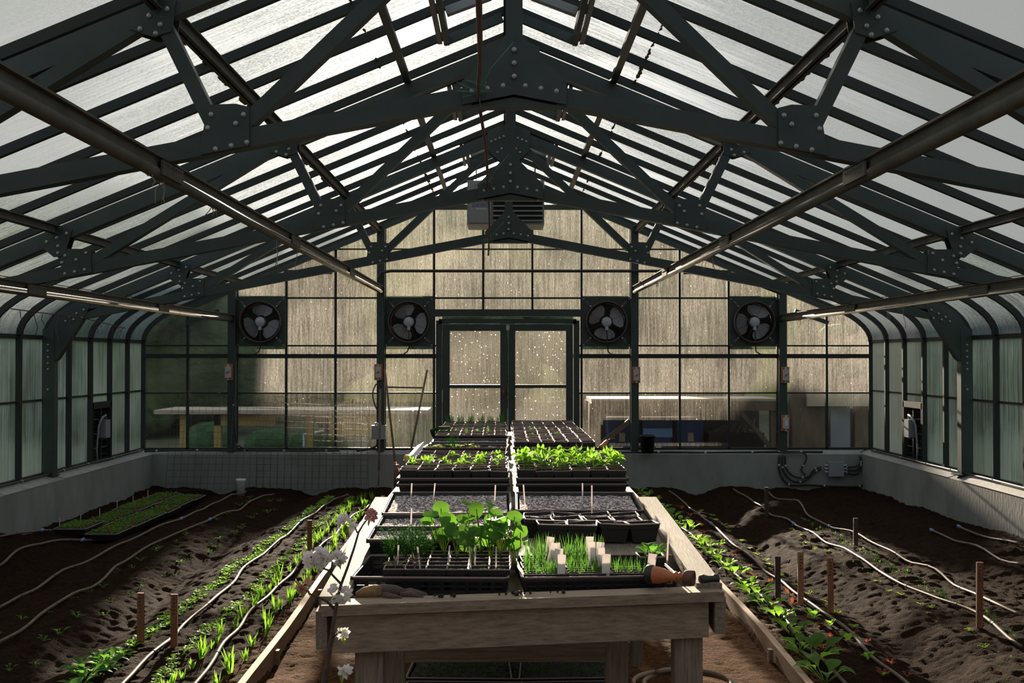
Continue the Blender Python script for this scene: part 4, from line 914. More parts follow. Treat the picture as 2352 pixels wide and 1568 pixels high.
# dill
def dill(seed):
    rr = random.Random(seed); mb = MB()
    for k in range(26):
        a = rr.uniform(0, 2*PI); l = rr.uniform(.06, .14); p = [Vector((math.cos(a)*.5*l*q*q, math.sin(a)*.5*l*q*q, l*q)) for q in (0, .5, 1)]; mb.tube(p, .001, 3)
        for i in range(14):
            q = rr.uniform(.35, 1); c = p[0].lerp(p[2], q); d = Vector((rr.uniform(-1, 1), rr.uniform(-1, 1), rr.uniform(-.2, .9))).normalized()*rr.uniform(.008, .022); mb.tube([c, c+d], .0006, 3, 0, False)
    return mb.mesh('dill', M_L4)
for i, (x, y) in enumerate(((-.45, 4.13), (-.41, 4.20), (-.36, 4.12), (-.33, 4.22), (-.38, 4.27), (-.45, 4.24))):
    q = put('dill_plant', dill(30+i), None, (x, y, zt-.01), R.uniform(0, 6)); tag(q, 'feathery dill seedling clump left of the nasturtiums', 'plant', 'dill clumps'); 
mb = MB()
# chive cell packs with tags
PACK = MB(); PACK.box(-.075, .075, -.062, -.058, 0, .055); PACK.box(-.075, .075, .058, .062, 0, .055); PACK.box(-.077, -.073, -.06, .06, 0, .055); PACK.box(.073, .077, -.06, .06, 0, .055); PACK.box(-.002, .002, -.06, .06, 0, .054); PACK.box(-.075, .075, -.022, -.018, 0, .054); PACK.box(-.075, .075, .018, .022, 0, .054)
PK = PACK.mesh('cell_pack', M_PLAS)
pr_ = MB(); pr_.tube([(-.075, -.06, .056), (.075, -.06, .056), (.075, .06, .056), (-.075, .06, .056), (-.075, -.06, .056)], .0026, 5, 0, False); pr_.tube([(-.075, -.02, .055), (.075, -.02, .055)], .002, 4); pr_.tube([(-.075, .02, .055), (.075, .02, .055)], .002, 4); PKR = pr_.mesh('pack_rim', M_RIM)
PKS = fillm(.148, .118, .046, M_COMP, .003, 5)
def chives(seed, h, n=130):
    rr = random.Random(seed); mb = MB()
    for k in range(n):
        x, y = rr.uniform(-.068, .068), rr.uniform(-.054, .054); l = h*rr.uniform(.5, 1.1); dx, dy = rr.uniform(-.25, .25)*l, rr.uniform(-.2, .2)*l
        mb.leaf((x, y, .045), (dx/l, dy/l, 1), l, .0022, (rr.uniform(-1, 1), rr.uniform(-1, 1), .1), droop=.05, fold=.3, shape=(.8, 1, .8, .1), mi=0)
    return mb.mesh('chive_blades', M_L4)
CH = [chives(i, .060, 110) for i in range(3)]; CHT = [chives(10+i, .105, 130) for i in range(3)]
tagm = MB(); tagm.hexa([(-.013, -.001, 0), (.013, -.001, 0), (.013, .001, 0), (-.013, .001, 0), (-.015, -.001, .082), (.015, -.001, .082), (.015, .001, .082), (-.015, .001, .082)]); TAGM = tagm.mesh('plant_tag', M_TAG)
cnt = 0
for j in range(3):
    for i in range(3):
        x = .095+i*.155; y = 4.02+j*.126+(x-.28)*.065; z = ZF+.010
        if i == 2 and j > 0: continue
        o = put('cell_pack', PK, None, (x, y, z), .065); row, colm = ('front', 'middle', 'rear')[j], ('left', 'centre', 'right')[i]
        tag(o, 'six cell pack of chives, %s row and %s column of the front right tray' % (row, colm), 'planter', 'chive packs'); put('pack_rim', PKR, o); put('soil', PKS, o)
        put('chives', (CH if j < 2 else CHT)[(i+j) % 3], o)
        tg = put('plant_tag', TAGM, None, (x+.058, y-.058, z+.042), (R.uniform(-.3, -.1), R.uniform(-.12, .2), R.uniform(-.2, .2))); tag(tg, 'white plant tag in the %s row %s chive pack' % (row, colm), 'plant tag', 'white tags in the chive flat')
        if j > 0 and i < 2: tg = put('plant_tag', TAGM, None, (x+.025, y-.0, z+.055), (R.uniform(-.3, .1), R.uniform(-.5, .3), R.uniform(-.2, .2))); tag(tg, 'second white plant tag standing in the %s row %s chive pack' % (row, colm), 'plant tag', 'white tags in the chive flat')
# basil pot
bp = pot(.487, 4.13, ZF+.012, 'larger square pot with a broad leaved basil plant, front right', None, None, None, .05, 1.05)
q = put('basil_plant', rosette(77, 10, .055, .045, M_L2, 1.1, .038, 'basil', (0, .75, 1, .8, 0)), bp, (0, 0, .066))
tk = MB(); tk.box(-.003, .003, -.0008, .0008, 0, .12); TK = tk.mesh('plant_marker', M_TAG)
for i, (x, y, z, r_, lab) in enumerate([(-.425, 4.03, .09, .05, 'thin white marker beside the outer purple cabbage pot'), (-.335, 4.0, .09, -.12, 'thin white marker beside the inner purple cabbage pot'), (-.245, 4.02, .09, .06, 'thin white marker under the left nasturtium'), (-.16, 4.0, .09, -.06, 'thin white marker under the middle nasturtium'),
    (-.15, 4.03, .09, .03, 'second thin white marker under the middle nasturtium'), (-.075, 4.0, .09, .02, 'thin white marker under the right nasturtium'), (-.47, 5.15, .05, .06, 'thin white marker at the outer side of the deep left perlite tray'), (-.37, 5.15, .05, .1, 'thin white marker in the middle of the deep left perlite tray'),
    (-.09, 5.10, .05, .05, 'thin white marker at the inner side of the deep left perlite tray'), (.05, 5.05, .06, -.08, 'thin white marker at the inner corner of the deep right perlite tray'), (.31, 5.15, .05, 0, 'thin white marker in the middle of the deep right perlite tray'), (.33, 4.86, .09, .0, 'bright white marker among the larger perlite pots'),
    (-.42, 4.55, .05, .04, 'thin white marker in the perlite tray behind the dill'), (.555, 4.19, .11, .05, 'thin white marker beside the basil plant'), (-.04, 7.2, .05, .2, 'white marker leaning in the gap between the tray columns')]):
    q = put('plant_marker', TK, None, (x, y, (ZF+z-.055 if y < 4.36 else tz(y)+z-.03) if y < 6 else Z2+z), (0, r_, 0)); tag(q, lab, 'plant marker', 'thin white markers')
# trays under the bench
for i, (x, lab) in enumerate(((-.25, 'seedling tray on the ground under the bench at left'), (.25, 'seedling tray on the ground under the bench at right'))):
    for k in range(2):
        y = 5.30+k*.42; tray(x+.01, y, .0, (lab if k == 0 else lab.replace('on the ground', 'behind, on the ground')), TRD, F_S if False else fillm(.52, .33, .05, M_COMP, .01, 8+i+k), .04*(1 if i else -1), group='trays under the bench')
        mb = MB(); rr = random.Random(i+k*3+50)
        for q in range(260):
            mb.leaf((x+rr.uniform(-.24, .24), y+rr.uniform(-.14, .14), .055), (rr.uniform(-1, 1), rr.uniform(-1, 1), .9), .022, .010, droop=.3)
        tag(mb.build('seedling_foliage', M_L3), 'low mixed seedlings growing in the %s %s tray under the bench' % (('near', 'far')[k], ('left', 'right')[i]), 'seedlings', kind='stuff')
# gloves, nozzle, tool handles
g0 = P(880, 1368, 3.80); t = thing('work_glove', 'crumpled dark work glove with tan cuff on the front of the bench', 'glove', (-.42, 3.80, ZF+.012), .05)
mb = MB(); mb.tube([(-.10, 0, .012), (-.07, 0, .018), (-.03, .002, .024), (.01, 0, .024), (.05, .0, .016)], [.020, .030, .032, .028, .018], 12, sx=.8)
for i, (dy, l, b) in enumerate(((-.022, .075, -.01), (-.008, .09, .0), (.008, .085, .006), (.02, .065, .01))): mb.tube([(.03, dy, .018), (.03+l*.5, dy*1.3, .022), (.03+l, dy*1.5+b, .010)], [.012, .0115, .008], 8)
mb.tube([(-.03, -.02, .02), (.0, -.045, .018), (.035, -.05, .012)], [.013, .012, .009], 8); mb.build('glove_hand', M_GLOVE, t)
mb = MB(); mb.tube([(-.115, 0, .010), (-.09, .0, .018), (-.055, -.002, .022), (-.03, -.004, .022)], [.018, .028, .033, .030], 12, sx=.82); mb.build('glove_cuff', M_GLOVEY, t)
t = thing('hose_nozzle', 'orange watering nozzle with black head on the front right of the bench', 'nozzle', (.530, 3.86, .848+.028), (0, 0, -.45)); t.scale = (1.15,)*3
Ml = Matrix.Rotation(PI/2, 4, 'Y')
mb = MB(); mb.lathe([(.001, -.085), (.024, -.085), (.029, -.08), (.029, -.064), (.026, -.062)], 20, Ml); mb.build('spray_head', M_PLAS, t)
mb = MB(); mb.lathe([(.026, -.064), (.025, -.045), (.020, -.025), (.013, -.005), (.013, .005), (.016, .006), (.016, .010), (.012, .011), (.012, .017), (.015, .018), (.015, .022), (.012, .023), (.012, .03)], 20, Ml); mb.build('nozzle_body', M_ORNG, t)
mb = MB(); mb.lathe([(.012, .03), (.020, .034), (.022, .04), (.022, .062), (.014, .062), (.012, .05), (.001, .05)], 20, Ml); mb.build('hose_connector', M_RUST, t)
t2 = thing('hose_connector', 'small dark hose fitting lying right of the orange nozzle', 'fitting', (.655, 3.90, .842+.016), (0, 0, .3)); mb = MB(); mb.lathe([(.001, -.03), (.016, -.03), (.019, -.02), (.013, 0), (.013, .02), (.018, .022), (.018, .035), (.001, .035)], 14, Ml); mb.build('fitting_body', M_PLAS, t2)
def handle(x, y, z, m, lab, rot):
    t = thing('hand_tool', lab, 'tool', (x, y, z), rot, 'hand tools on the bench'); mb = MB(); mb.lathe([(.001, -.03), (.014, -.03), (.018, -.022), (.015, .0), (.014, .04), (.011, .06), (.001, .062)], 12, Ml); mb.build('tool_handle', m, t)
    mb = MB(); mb.tube([(.06, 0, 0), (.10, 0, -.01), (.15, 0, -.035)], .005, 6); mb.build('tool_shaft', M_RUST, t)
handle(-.605, 6.70, Z2+.075, M_YEL, 'yellow handled hand tool on the outer edge of the left pots', (0, .3, -.5)); handle(.60, 7.45, Z2+.09, M_ORNG, 'orange handled hand tool on the outer edge of the right pots', (0, -.5, .9))
mb = MB(); mb.tube([(-.60, 8.9, Z2+.06), (-.61, 8.85, Z2+.10), (-.55, 8.8, Z2+.125), (-.47, 8.8, Z2+.125), (-.47, 8.8, Z2+.10), (-.55, 8.85, Z2+.07), (-.60, 8.9, Z2+.06)], .014, 8)
tag(mb.build('green_jug', M_L3), 'dark green plastic jug handle beside the far left pots', 'jug')
mb = MB(); mb.hexa([(-.67, 7.15, Z2+.02), (-.57, 7.15, Z2+.02), (-.57, 7.6, Z2+.06), (-.65, 7.6, Z2+.06), (-.68, 7.15, Z2+.025), (-.62, 7.15, Z2+.06), (-.58, 7.6, Z2+.11), (-.63, 7.6, Z2+.08)]); tag(mb.build('plastic_tub', M_WHT), 'pale plastic tub edge left of the soil tray', 'tub')
mb = MB(); rr = random.Random(2)
for i in range(26):
    c = rr.choice(((-.25), (-.05), (.12), (.0))); mb.ball((c+rr.uniform(-.03, .05), 3.70+rr.uniform(.0, .03)+(c+.6)*.14, tz(3.7)+.012), rr.uniform(.003, .008), 5)
tag(mb.build('soil_crumbs', M_COMP), 'crumbs of soil spilled on the front ledge', 'soil', kind='stuff')
# hose coil
t = thing('garden_hose', 'brown garden hose coiled on the path right of the bench leg', 'hose', (.86, 5.55, 0)); mb = MB(); pts = []
for i in range(90):
    a = i/90*2*PI*2.4; r = .23+.03*math.sin(i*.13); pts.append((r*math.cos(a)+.03*math.sin(i*.07), r*math.sin(a)*.95, .0+.012*(i/90*3)+.012))
mb.tube(pts, .013, 8); mb.build('hose_coil', M_HOSEB, t)
# ------------------------------------------------------------------ seedling flats by the left wall
n = 0
for j in range(6):
    for i in range(2):
        y = 10.35+j*.50; x = -3.90+i*.282; z = max(float(soil(x-.13, y, False)), float(soil(x+.13, y, False)))+.0
        o = tray(x, y, z, 'black seedling flat by the left wall, %s from the front, %s side' % (ORD[j], ('wall', 'path')[i]), tray_mesh(.275, .48, .058) if n == 0 else WT, None, 0, 'seedling flats by the left wall')
        if n == 0: WT = (o.data, o.children[0].data); WS = fillm(.255, .46, .046, M_COMP, .006, 4)
        put('growing_mix', WS, o); n += 1
        if n <= 3:
            mb = MB(); rr = random.Random(n)
            for q in range(230):
                mb.leaf((rr.uniform(-.12, .12), rr.uniform(-.22, .22), .046+rr.uniform(0, .03)), (rr.uniform(-1, 1), rr.uniform(-1, 1), .8), .03, .02, droop=.3, mi=0 if rr.random() < .8 else 1)
            WP = globals().get('WP', []); WP.append(mb.mesh('lettuce_seedlings', [M_L2, M_RED]))
        p = put('lettuce_seedlings', WP[min(n-1, 2)] if n < 4 else R.choice(WP), o, (0, 0, 0), PI*R.randint(0, 1)); p['kind'] = 'stuff'
        if i == 0: q = put('plant_marker', TK, None, (x-.1, y-.2, z+.03), .3); tag(q, 'white marker standing in the %s seedling flat by the left wall' % ORD[j], 'plant marker', 'markers in the wall flats')
# ------------------------------------------------------------------ plants in the beds
def on(x, y): return (x, y, float(soil(x, y, True))-.004)
RS = [rosette(200+i, 7, .055, .034, M_L1, .7, .015) for i in range(5)]
def place(name, meshes, pts, lab, cat, group, s0=.8, s1=1.25):
    for (x, y) in pts:
        o = put(name, R.choice(meshes), None, on(x, y), R.uniform(0, 6.28)); k = R.uniform(s0, s1); o.scale = (k, k, k); tag(o, lab, cat, group)
def rowpts(xf, y0, y1, step, jx=.02, skip=0):
    y = y0; out = []
    while y < y1:
        if R.random() > skip: out.append((xf(y)+R.uniform(-jx, jx), y+R.uniform(-.3, .3)*step))
        y += step*R.uniform(.8, 1.2)
    return out
place('radish_seedling', RS, rowpts(lambda y: -2.14+.012*(y-6), 5.9, 13.2, .058, .03), 'small leafy seedling in the outer dense row of the left bed', 'seedling', 'outer dense row, left bed')
place('mustard_seedling', [rosette(230+i, 7, .045, .028, M_L1, .6, .012) for i in range(4)], rowpts(lambda y: -1.79-.004*(y-6), 5.2, 13.2, .058, .028), 'small leafy seedling in the inner dense row of the left bed', 'seedling', 'inner dense row, left bed', .7, 1.15)
place('arugula_plant', [rosette(240+i, 9, .11, .045, M_L2, .9, .03) for i in range(3)], rowpts(lambda y: -2.13, 5.15, 6.15, .09, .03), 'lush green arugula plant at the near end of the outer row', 'plant', 'arugula at the near end', .8, 1.2)
GT = [tuft(260+i, 8, .105, .55, M_L1, 0, .008, 'seedling', .012) for i in range(5)]
place('spinach_seedling', GT, rowpts(lambda y: -1.68, 5.4, 13.2, .115, .03, .1), 'narrow leaved seedling left of the path side hose, left bed', 'seedling', 'narrow leaved inner row', .6, 1.15)
place('beet_seedling', GT, rowpts(lambda y: -1.45-.014*(y-6), 5.0, 13.0, .13, .03, .15), 'narrow leaved seedling between hose and edging board, left bed', 'seedling', 'narrow leaved row by the edging', .6, 1.25)
SP = [rosette(280+i, 5, .06, .02, M_L2, 1.0, .02) for i in range(4)]
place('kale_seedling', SP, rowpts(lambda y: -2.98+.01*(y-6), 6.4, 13.0, .30, .05), 'sparse small seedling on the wall side of the third hose', 'seedling', 'sparse row, wall side', .6, 1.0)
place('chard_seedling', SP, rowpts(lambda y: -2.68+.01*(y-6), 5.8, 13.0, .27, .06), 'sparse small seedling on the path side of the third hose', 'seedling', 'sparse row, path side', .6, 1.1)
BR = [rosette(300+i, 8, .12, .062, M_L1, 1.0, .06, 'brassica') for i in range(5)]
for i, (px, py, s_) in enumerate(((1470, 1128, .8), (1485, 1142, .9), (1503, 1155, .9), (1522, 1170, .9), (1545, 1190, 1.0), (1562, 1205, 1.0), (1582, 1222, 1.05), (1620, 1262, .95), (1640, 1280, 1.0), (1665, 1305, .95), (1688, 1325, 1.1), (1715, 1350, .95), (1735, 1372, 1.1), (1762, 1400, 1.1), (1790, 1425, .95), (1818, 1460, 1.25), (1835, 1490, .9), (1865, 1520, 1.35), (1895, 1560, 1.2), (1650, 1255, .6), (1600, 1245, .9))):
    g = G(px, py, 0); o = put('brassica_plant', BR[i % 5], None, on(g.x, g.y), R.uniform(0, 6)); o.scale = (s_,)*3; tag(o, 'large leaved green brassica in the row by the right edging board', 'plant', 'brassica row, right bed')
LT = [rosette(320+i, 6, .05, .035, M_L5, .8, .008, 'lettuce') for i in range(3)]; LR = [rosette(330+i, 5, .055, .022, M_RED, 1.0, .008, 'lettuce') for i in range(3)]; LG = [rosette(340+i, 5, .08, .036, M_L1, 1.6, .01, 'romaine') for i in range(3)]
place('lettuce_seedling', LT, rowpts(lambda y: 2.13, 7.0, 12.5, .30, .04), 'yellow green lettuce seedling right of the second hose, right bed', 'seedling', 'pale lettuces, right bed', .8, 1.3)
place('red_lettuce_seedling', LR, rowpts(lambda y: 1.86, 5.2, 12.5, .33, .05), 'small red lettuce seedling between the first two hoses, right bed', 'seedling', 'red lettuces, right bed', .7, 1.2)
for px, py in ((2095, 1560), (2105, 1450+95), (2000, 1500), (2045, 1545), (1990, 1440), (1878, 1455), (1870, 1505), (1936, 1520)):
    pass
for px, py, m_, k in ((1868, 1415, LG, 1.2), (1905, 1440, LG, .8), (1945, 1470, LG, 1.2), (1992, 1510, LG, 1.1), (2028, 1545, LG, .6), (1962, 1437, LR, .9), (1990, 1460, LR, .7), (2045, 1495, LR, 1), (2082, 1530, LR, .9), (1888, 1480, LR, .9)):
    g = G(px, py, 0); o = put('lettuce_seedling' if m_ is LG else 'red_lettuce_seedling', R.choice(m_), None, on(g.x, g.y), R.uniform(0, 6)); o.scale = (k,)*3
    tag(o, ('upright bright green lettuce beside the second hose near the front, right bed' if m_ is LG else 'red lettuce seedling near the front of the right bed, beyond the second hose'), 'seedling', 'upright lettuces, right bed' if m_ is LG else 'red lettuces beyond the second hose')
place('carrot_seedling', [tuft(360+i, 6, .05, .5, M_L2, .0012, .02) for i in range(3)]+SEED_S, rowpts(lambda y: 2.93, 5.6, 11.5, .07, .05, .2), 'tiny seedling between the middle hoses of the right bed', 'seedling', 'tiny seedlings, right bed', .8, 1.4)
place('weed_seedling', SEED_S+LT, rowpts(lambda y: 2.66, 5.6, 11.0, .22, .06), 'scattered tiny weed beside the middle hose, right bed', 'seedling', 'scattered weeds, right bed', .6, 1.0)
# ------------------------------------------------------------------ things along the end wall
g = P(555, 1128, 13.6); t = thing('plastic_bucket', 'small white plastic bucket on the soil against the back wall', 'bucket', (g.x, 13.6, sz(g.x, 13.6)-.01))
mb = MB(); mb.lathe([(.001, 0), (.046, 0), (.056, .17), (.060, .175), (.060, .195), (.053, .195), (.044, .02), (.001, .02)], 18); mb.build('bucket_body', M_WHT, t)
def wiremesh(x0, y0p, x1, y1p, yb, d, nx, nz, lab, skew=0):
    a, b = P(x0, y0p, d), P(x1, y1p, d); zb0 = sz(a.x, 13.6)+.0; t = thing('wire_mesh_panel', lab, 'wire mesh', (0, 0, 0), 0, 'wire mesh panels'); mb = MB()
    lo = lambda u: Vector((a.x+(b.x-a.x)*u+skew, 13.72, .02)); hi = lambda u: a.lerp(b, u)
    for i in range(nx+1): u = i/nx; mb.tube([lo(u), hi(u)], .0022, 4)
    for j in range(nz+1): v = j/nz; mb.tube([lo(0).lerp(hi(0), v), lo(1).lerp(hi(1), v)], .0022, 4)
    mb.build('wires', M_MESH, t)
wiremesh(400, 902, 850, 918, 0, 14.04, 29, 15, 'long rusty wire mesh panel leaning on the back wall at left'); wiremesh(590, 907, 842, 922, 0, 13.98, 16, 15, 'shorter wire mesh panel overlapping the long one', .06)
for px, py in ((436, 905), (508, 902), (712, 915), (812, 918)):
    p = P(px, py, 13.95); mb = MB()
    for i in range(4): mb.tube([p, p+Vector((R.uniform(-.03, .03), -.01, R.uniform(-.05, .04)))], .004, 4)
    tag(mb.build('orange_ribbon', M_ORNG2), 'orange ribbon tied to the mesh top %s' % {436: 'near its left end', 508: 'before the first column', 712: 'right of the first fan', 812: 'near its right end'}[px], 'ribbon', 'orange ribbons')
# long handled hoe
t = thing('garden_fork', 'long handled cultivator standing head down against the column left of the doors', 'tool', (0, 0, 0)); a, b = P(874, 893, 13.9), P(871, 1080, 13.6)
mb = MB(); mb.tube([a, b], .013, 8); mb.build('handle', M_OWOOD, t); mb = MB(); c = P(870, 1112, 13.58)
mb.tube([b, b.lerp(c, .5), c], [.012, .008, .006], 6)
for s_ in (-1, 1): mb.tube([c, c+Vector((s_*.03, 0, -.02)), c+Vector((s_*.042, 0, -.10))], .004, 5)
mb.build('tines', M_RUST, t)
# wheel hoe
t = thing('wheel_hoe', 'push seeder standing left of the bench, two tall handles upright', 'tool', (0, 0, 0))
A0, A1 = P(884, 848, 13.85), P(908, 1060, 13.3); B0, B1 = P(981, 850, 13.85), P(939, 1060, 13.3)
for p, q in ((A0, A1), (B0, B1)): mb = MB(); mb.tube([p, q], .013, 8); mb.build('handle', M_OWOOD, t)
u = (890-848)/(1060-848); mb = MB(); mb.tube([A0.lerp(A1, u), B0.lerp(B1, u)], .010, 8); mb.build('crossbar', M_OWOOD, t)
mb = MB(); c = P(912, 1095, 13.2); Mx = Matrix.Translation(c) @ Matrix.Rotation(PI/2, 4, 'Y'); mb.lathe([(.13, -.02), (.15, -.022), (.15, .022), (.13, .02), (.13, -.02)], 24, Mx); mb.lathe([(.001, -.02), (.02, -.02), (.02, .02), (.001, .02)], 10, Mx)
for k in range(6): a_ = k*PI/3; mb.tube([c, c+Vector((0, .13*math.cos(a_), .13*math.sin(a_)))], .006, 5)
mb.build('wheel', M_RUST, t); mb = MB(); mb.tube([A1, c+Vector((.05, 0, .0)), B1], .014, 8); mb.box(c.x+.03, c.x+.12, c.y-.08, c.y+.08, c.z-.03, c.z+.08); mb.build('hopper', M_ORNG2, t)
mb = MB(); mb.lathe([(.001, 0), (.075, 0), (.095, .20), (.10, .20), (.10, .22), (.09, .22)], 16, Matrix.Translation(P(1487, 1040, 14.0)-Vector((0, 0, .0)))); 
tag(mb.build('black_bucket', M_PLAS), 'black plastic bucket on the back sill right of the doors', 'bucket')
# hanging line and twine
pts = [(-.10, 2.3, 2.42), (-.108, 2.8, 2.50), (-.13, 4, 2.66), (-.16, 5.06, 2.78), (-.150, 6.2, 2.80), (-.155, 7.4, 2.83), (-.165, 8.1, 2.84), (-.17, 9.6, 2.82), (-.195, 11.1, 2.74), (-.20, 11.12, 2.62)]
cable(pts, .009, 'rusty line strung lengthwise under the ridge, tied to each truss', 'line', M_RUST)
for (x, y, z) in ((-.16, 5.06, 2.80), (-.165, 8.1, 2.85), (-.195, 11.1, 2.74)):
    t = thing('green_twine', 'green twine knot tied around the %s truss' % {5.06: 'nearest', 8.1: 'middle', 11.1: 'far'}[y], 'twine', (x, y, z), 0, 'green twine knots'); mb = MB(); k = .7
    for i in range(14): mb.tube([(0, 0, 0), (R.uniform(-.05, .05), R.uniform(-.03, .03), R.uniform(-.01, .05)), (R.uniform(-.10, .07), R.uniform(-.03, .03), R.uniform(-.04, .06))], .0014, 4)
    mb.tube([(0, -.02, .0), (.06, -.06, .10), (.155, -.065, .21)], .002, 4); mb.tube([(0, -.04, .02), (.006, -.05, -.04), (.01, -.03, -.07)], .0025, 4); mb.build('twine_strands', M_GTW, t)
tw = [(-1.58, 2.42, (4.9, 5.1, 6.0, 6.1, 7.6, 8.3, 8.5, 11.5)), (1.58, 2.42, (8.9, 9.2, 12.0)), (-3.44, 2.06, (11.8, 13.0)), (3.42, 2.06, (9.9, 10.2, 12.8, 13.3))]
for X, z, yl in tw:
    for i, y in enumerate(yl):
        L = R.choice((.06, .09, .14, .22)); mb = MB()
        for k in range(R.choice((1, 2, 3))):
            p = [Vector((X+R.uniform(-.02, .02), y, z+.03))]; 
            for q in range(5): p.append(p[-1]+Vector((R.uniform(-.014, .014), R.uniform(-.01, .01), -L/5*R.uniform(.7, 1.2))))
            mb.tube(p, .0028, 4)
        mb.tube([(X-.03, y, z+.02), (X, y-.01, z-.02), (X+.03, y, z+.02)], .003, 4)
        tag(mb.build('twine_scrap', M_TWINE), 'frayed scrap of twine hanging from the %s %s rail' % ('inner' if abs(X) < 2 else 'outer', 'left' if X < 0 else 'right'), 'twine', 'twine scraps on the %s %s rail' % ('inner' if abs(X) < 2 else 'outer', 'left' if X < 0 else 'right'))
# thin wire with twine across the left eave
mb = MB(); mb.tube([(-4.12, 9.4, 2.02), (-4.16, 11.19, 2.0), (-4.24, 12.6, 1.94)], .005, 5)
for y, L in ((9.6, .1), (9.9, .2), (10.1, .12), (10.5, .28), (10.8, .25), (11.5, .1), (12.0, .12), (12.4, .06)):
    q = [Vector((-4.13-.03*(y-9.4)/1.6, y, 2.015-.02*(y-9.4)))]
    for k in range(5): q.append(q[-1]+Vector((R.uniform(-.02, .02), R.uniform(-.01, .01), -L/5)))
    mb.tube(q, .004, 4)
tag(mb.build('tie_wire', M_RUST), 'thin wire with old twine strung along the left curved eave', 'wire')
# ------------------------------------------------------------------ blossom branch in front of the bench
BD = 3.42
def B_(x, y, dd=0): return P(x, y, BD+dd)
t = thing('apple_branch', 'thin apple branch in blossom rising before the left bench corner', 'branch', (0, 0, 0))
mb = MB(); mb.tube([G(738, 1640, 0)*0+Vector((B_(735, 1700).x, BD, -.03)), B_(742, 1590), B_(752, 1530), B_(762, 1470), B_(766, 1440), B_(772, 1400), B_(775, 1385)], [.010, .009, .008, .007, .006, .006, .0055], 7)
mb.tube([B_(775, 1385), B_(783, 1345), B_(800, 1300), B_(815, 1255), B_(825, 1220), B_(840, 1195)], [.005, .0045, .004, .0035, .003, .002], 6)
mb.tube([B_(786, 1340), B_(765, 1318), B_(758, 1308), B_(735, 1300)], [.004, .0035, .0035, .002], 6); mb.tube([B_(762, 1312), B_(765, 1290)], .003, 5)
mb.tube([B_(770, 1395), B_(752, 1378), B_(738, 1370), B_(715, 1362), B_(700, 1348)], [.0045, .004, .0035, .003, .002], 6)
mb.tube([B_(822, 1222), B_(815, 1205), B_(800, 1195)], .0025, 5); mb.tube([B_(768, 1460), B_(780, 1448), B_(795, 1452)], .003, 5); mb.tube([B_(752, 1560), B_(775, 1550), B_(788, 1540)], .003, 5)
mb.build('twigs', M_BARK, t)
def blossom(c, n, r, seed, pink=False):
    rr = random.Random(seed); mb = MB(); c = Vector(c)
    for k in range(int(n*1.8)):
        fc = c+Vector((rr.uniform(-1, 1), rr.uniform(-.6, .6), rr.uniform(-.7, .7)))*r; nr = (fc-c).normalized()+Vector((0, -.5, .2)); nr.normalize(); q = nr.to_track_quat('Z', 'Y')
        for i in range(5):
            a = i*2*PI/5+rr.uniform(-.2, .2); d = q @ Vector((math.cos(a), math.sin(a), .45)); mb.leaf(fc, d, .018*rr.uniform(.8, 1.2), .013, q @ Vector((0, 0, 1)), droop=.05, fold=-.2, shape=(.2, .8, 1, .8, .2))
    bl = mb.build('blossom', M_PINK if pink else M_PET, t)
    mb = MB()
    for k in range(4 if not pink else 7): a = rr.uniform(0, 6.28); mb.leaf(c+Vector((rr.uniform(-.5, .5)*r, 0, -r*.5)), (math.cos(a), -.3, math.sin(a)), .026, .012, droop=.2)
    mb.build('young_leaves', M_L5, bl)
for i, (x, y, n, r, pk) in enumerate(((722, 1278, 9, .030, False), (773, 1278, 7, .022, False), (783, 1362, 9, .026, False), (795, 1195, 6, .022, False), (850, 1180, 3, .016, True), (700, 1342, 3, .016, True), (788, 1450, 3, .012, False), (790, 1536, 4, .014, False), (738, 1272, 5, .02, False))):
    blossom(B_(x, y), n, r, i+70, pk)
# ------------------------------------------------------------------ outdoors beyond the glass
mb = MB(); mb.box(-60, 60, 14.5, 90, -.6, -.12); mb.box(-60, -4.75, -10, 14.5, -.6, -.12); mb.box(4.75, 60, -10, 14.5, -.6, -.12); struct(mb.build('ground_outside', M_OGR))
def blob(name, c, r, m, lab, cat, seed, trunk=True, group=None, amp=.22, res=(28, 18)):
    rr = np.random.RandomState(seed); nu, nv = res; ph = rr.rand(10, 3)*6; V = []
    for j in range(nv+1):
        th = PI*j/nv
        for i in range(nu):
            a = 2*PI*i/nu; d = Vector((math.sin(th)*math.cos(a), math.sin(th)*math.sin(a), math.cos(th))); k = 1
            for q in range(10): f = 2+q*.9; k += amp/(1+q*.35)*math.sin(d.x*f+ph[q][0])*math.sin(d.y*f+ph[q][1])*math.sin(d.z*f+ph[q][2])
            k += rr.uniform(-.035, .035); V.append((d.x*r[0]*k, d.y*r[1]*k, d.z*r[2]*k))
    mb = MB(); mb.add(V, [(j*nu+i, j*nu+(i+1) % nu, (j+1)*nu+(i+1) % nu, (j+1)*nu+i) for j in range(nv) for i in range(nu)], 0, True)
    t = thing(name, lab, cat, (c[0], c[1], -.15), 0, group); mb.build('crown', m, t, (0, 0, c[2]+.15))
    if trunk: mb = MB(); mb.tube([(0, 0, 0), (.1, 0, c[2]*.6), (0, 0, c[2]+.3)], [r[0]*.10, r[0]*.08, r[0]*.05], 8); mb.build('trunk', M_BARK, t)
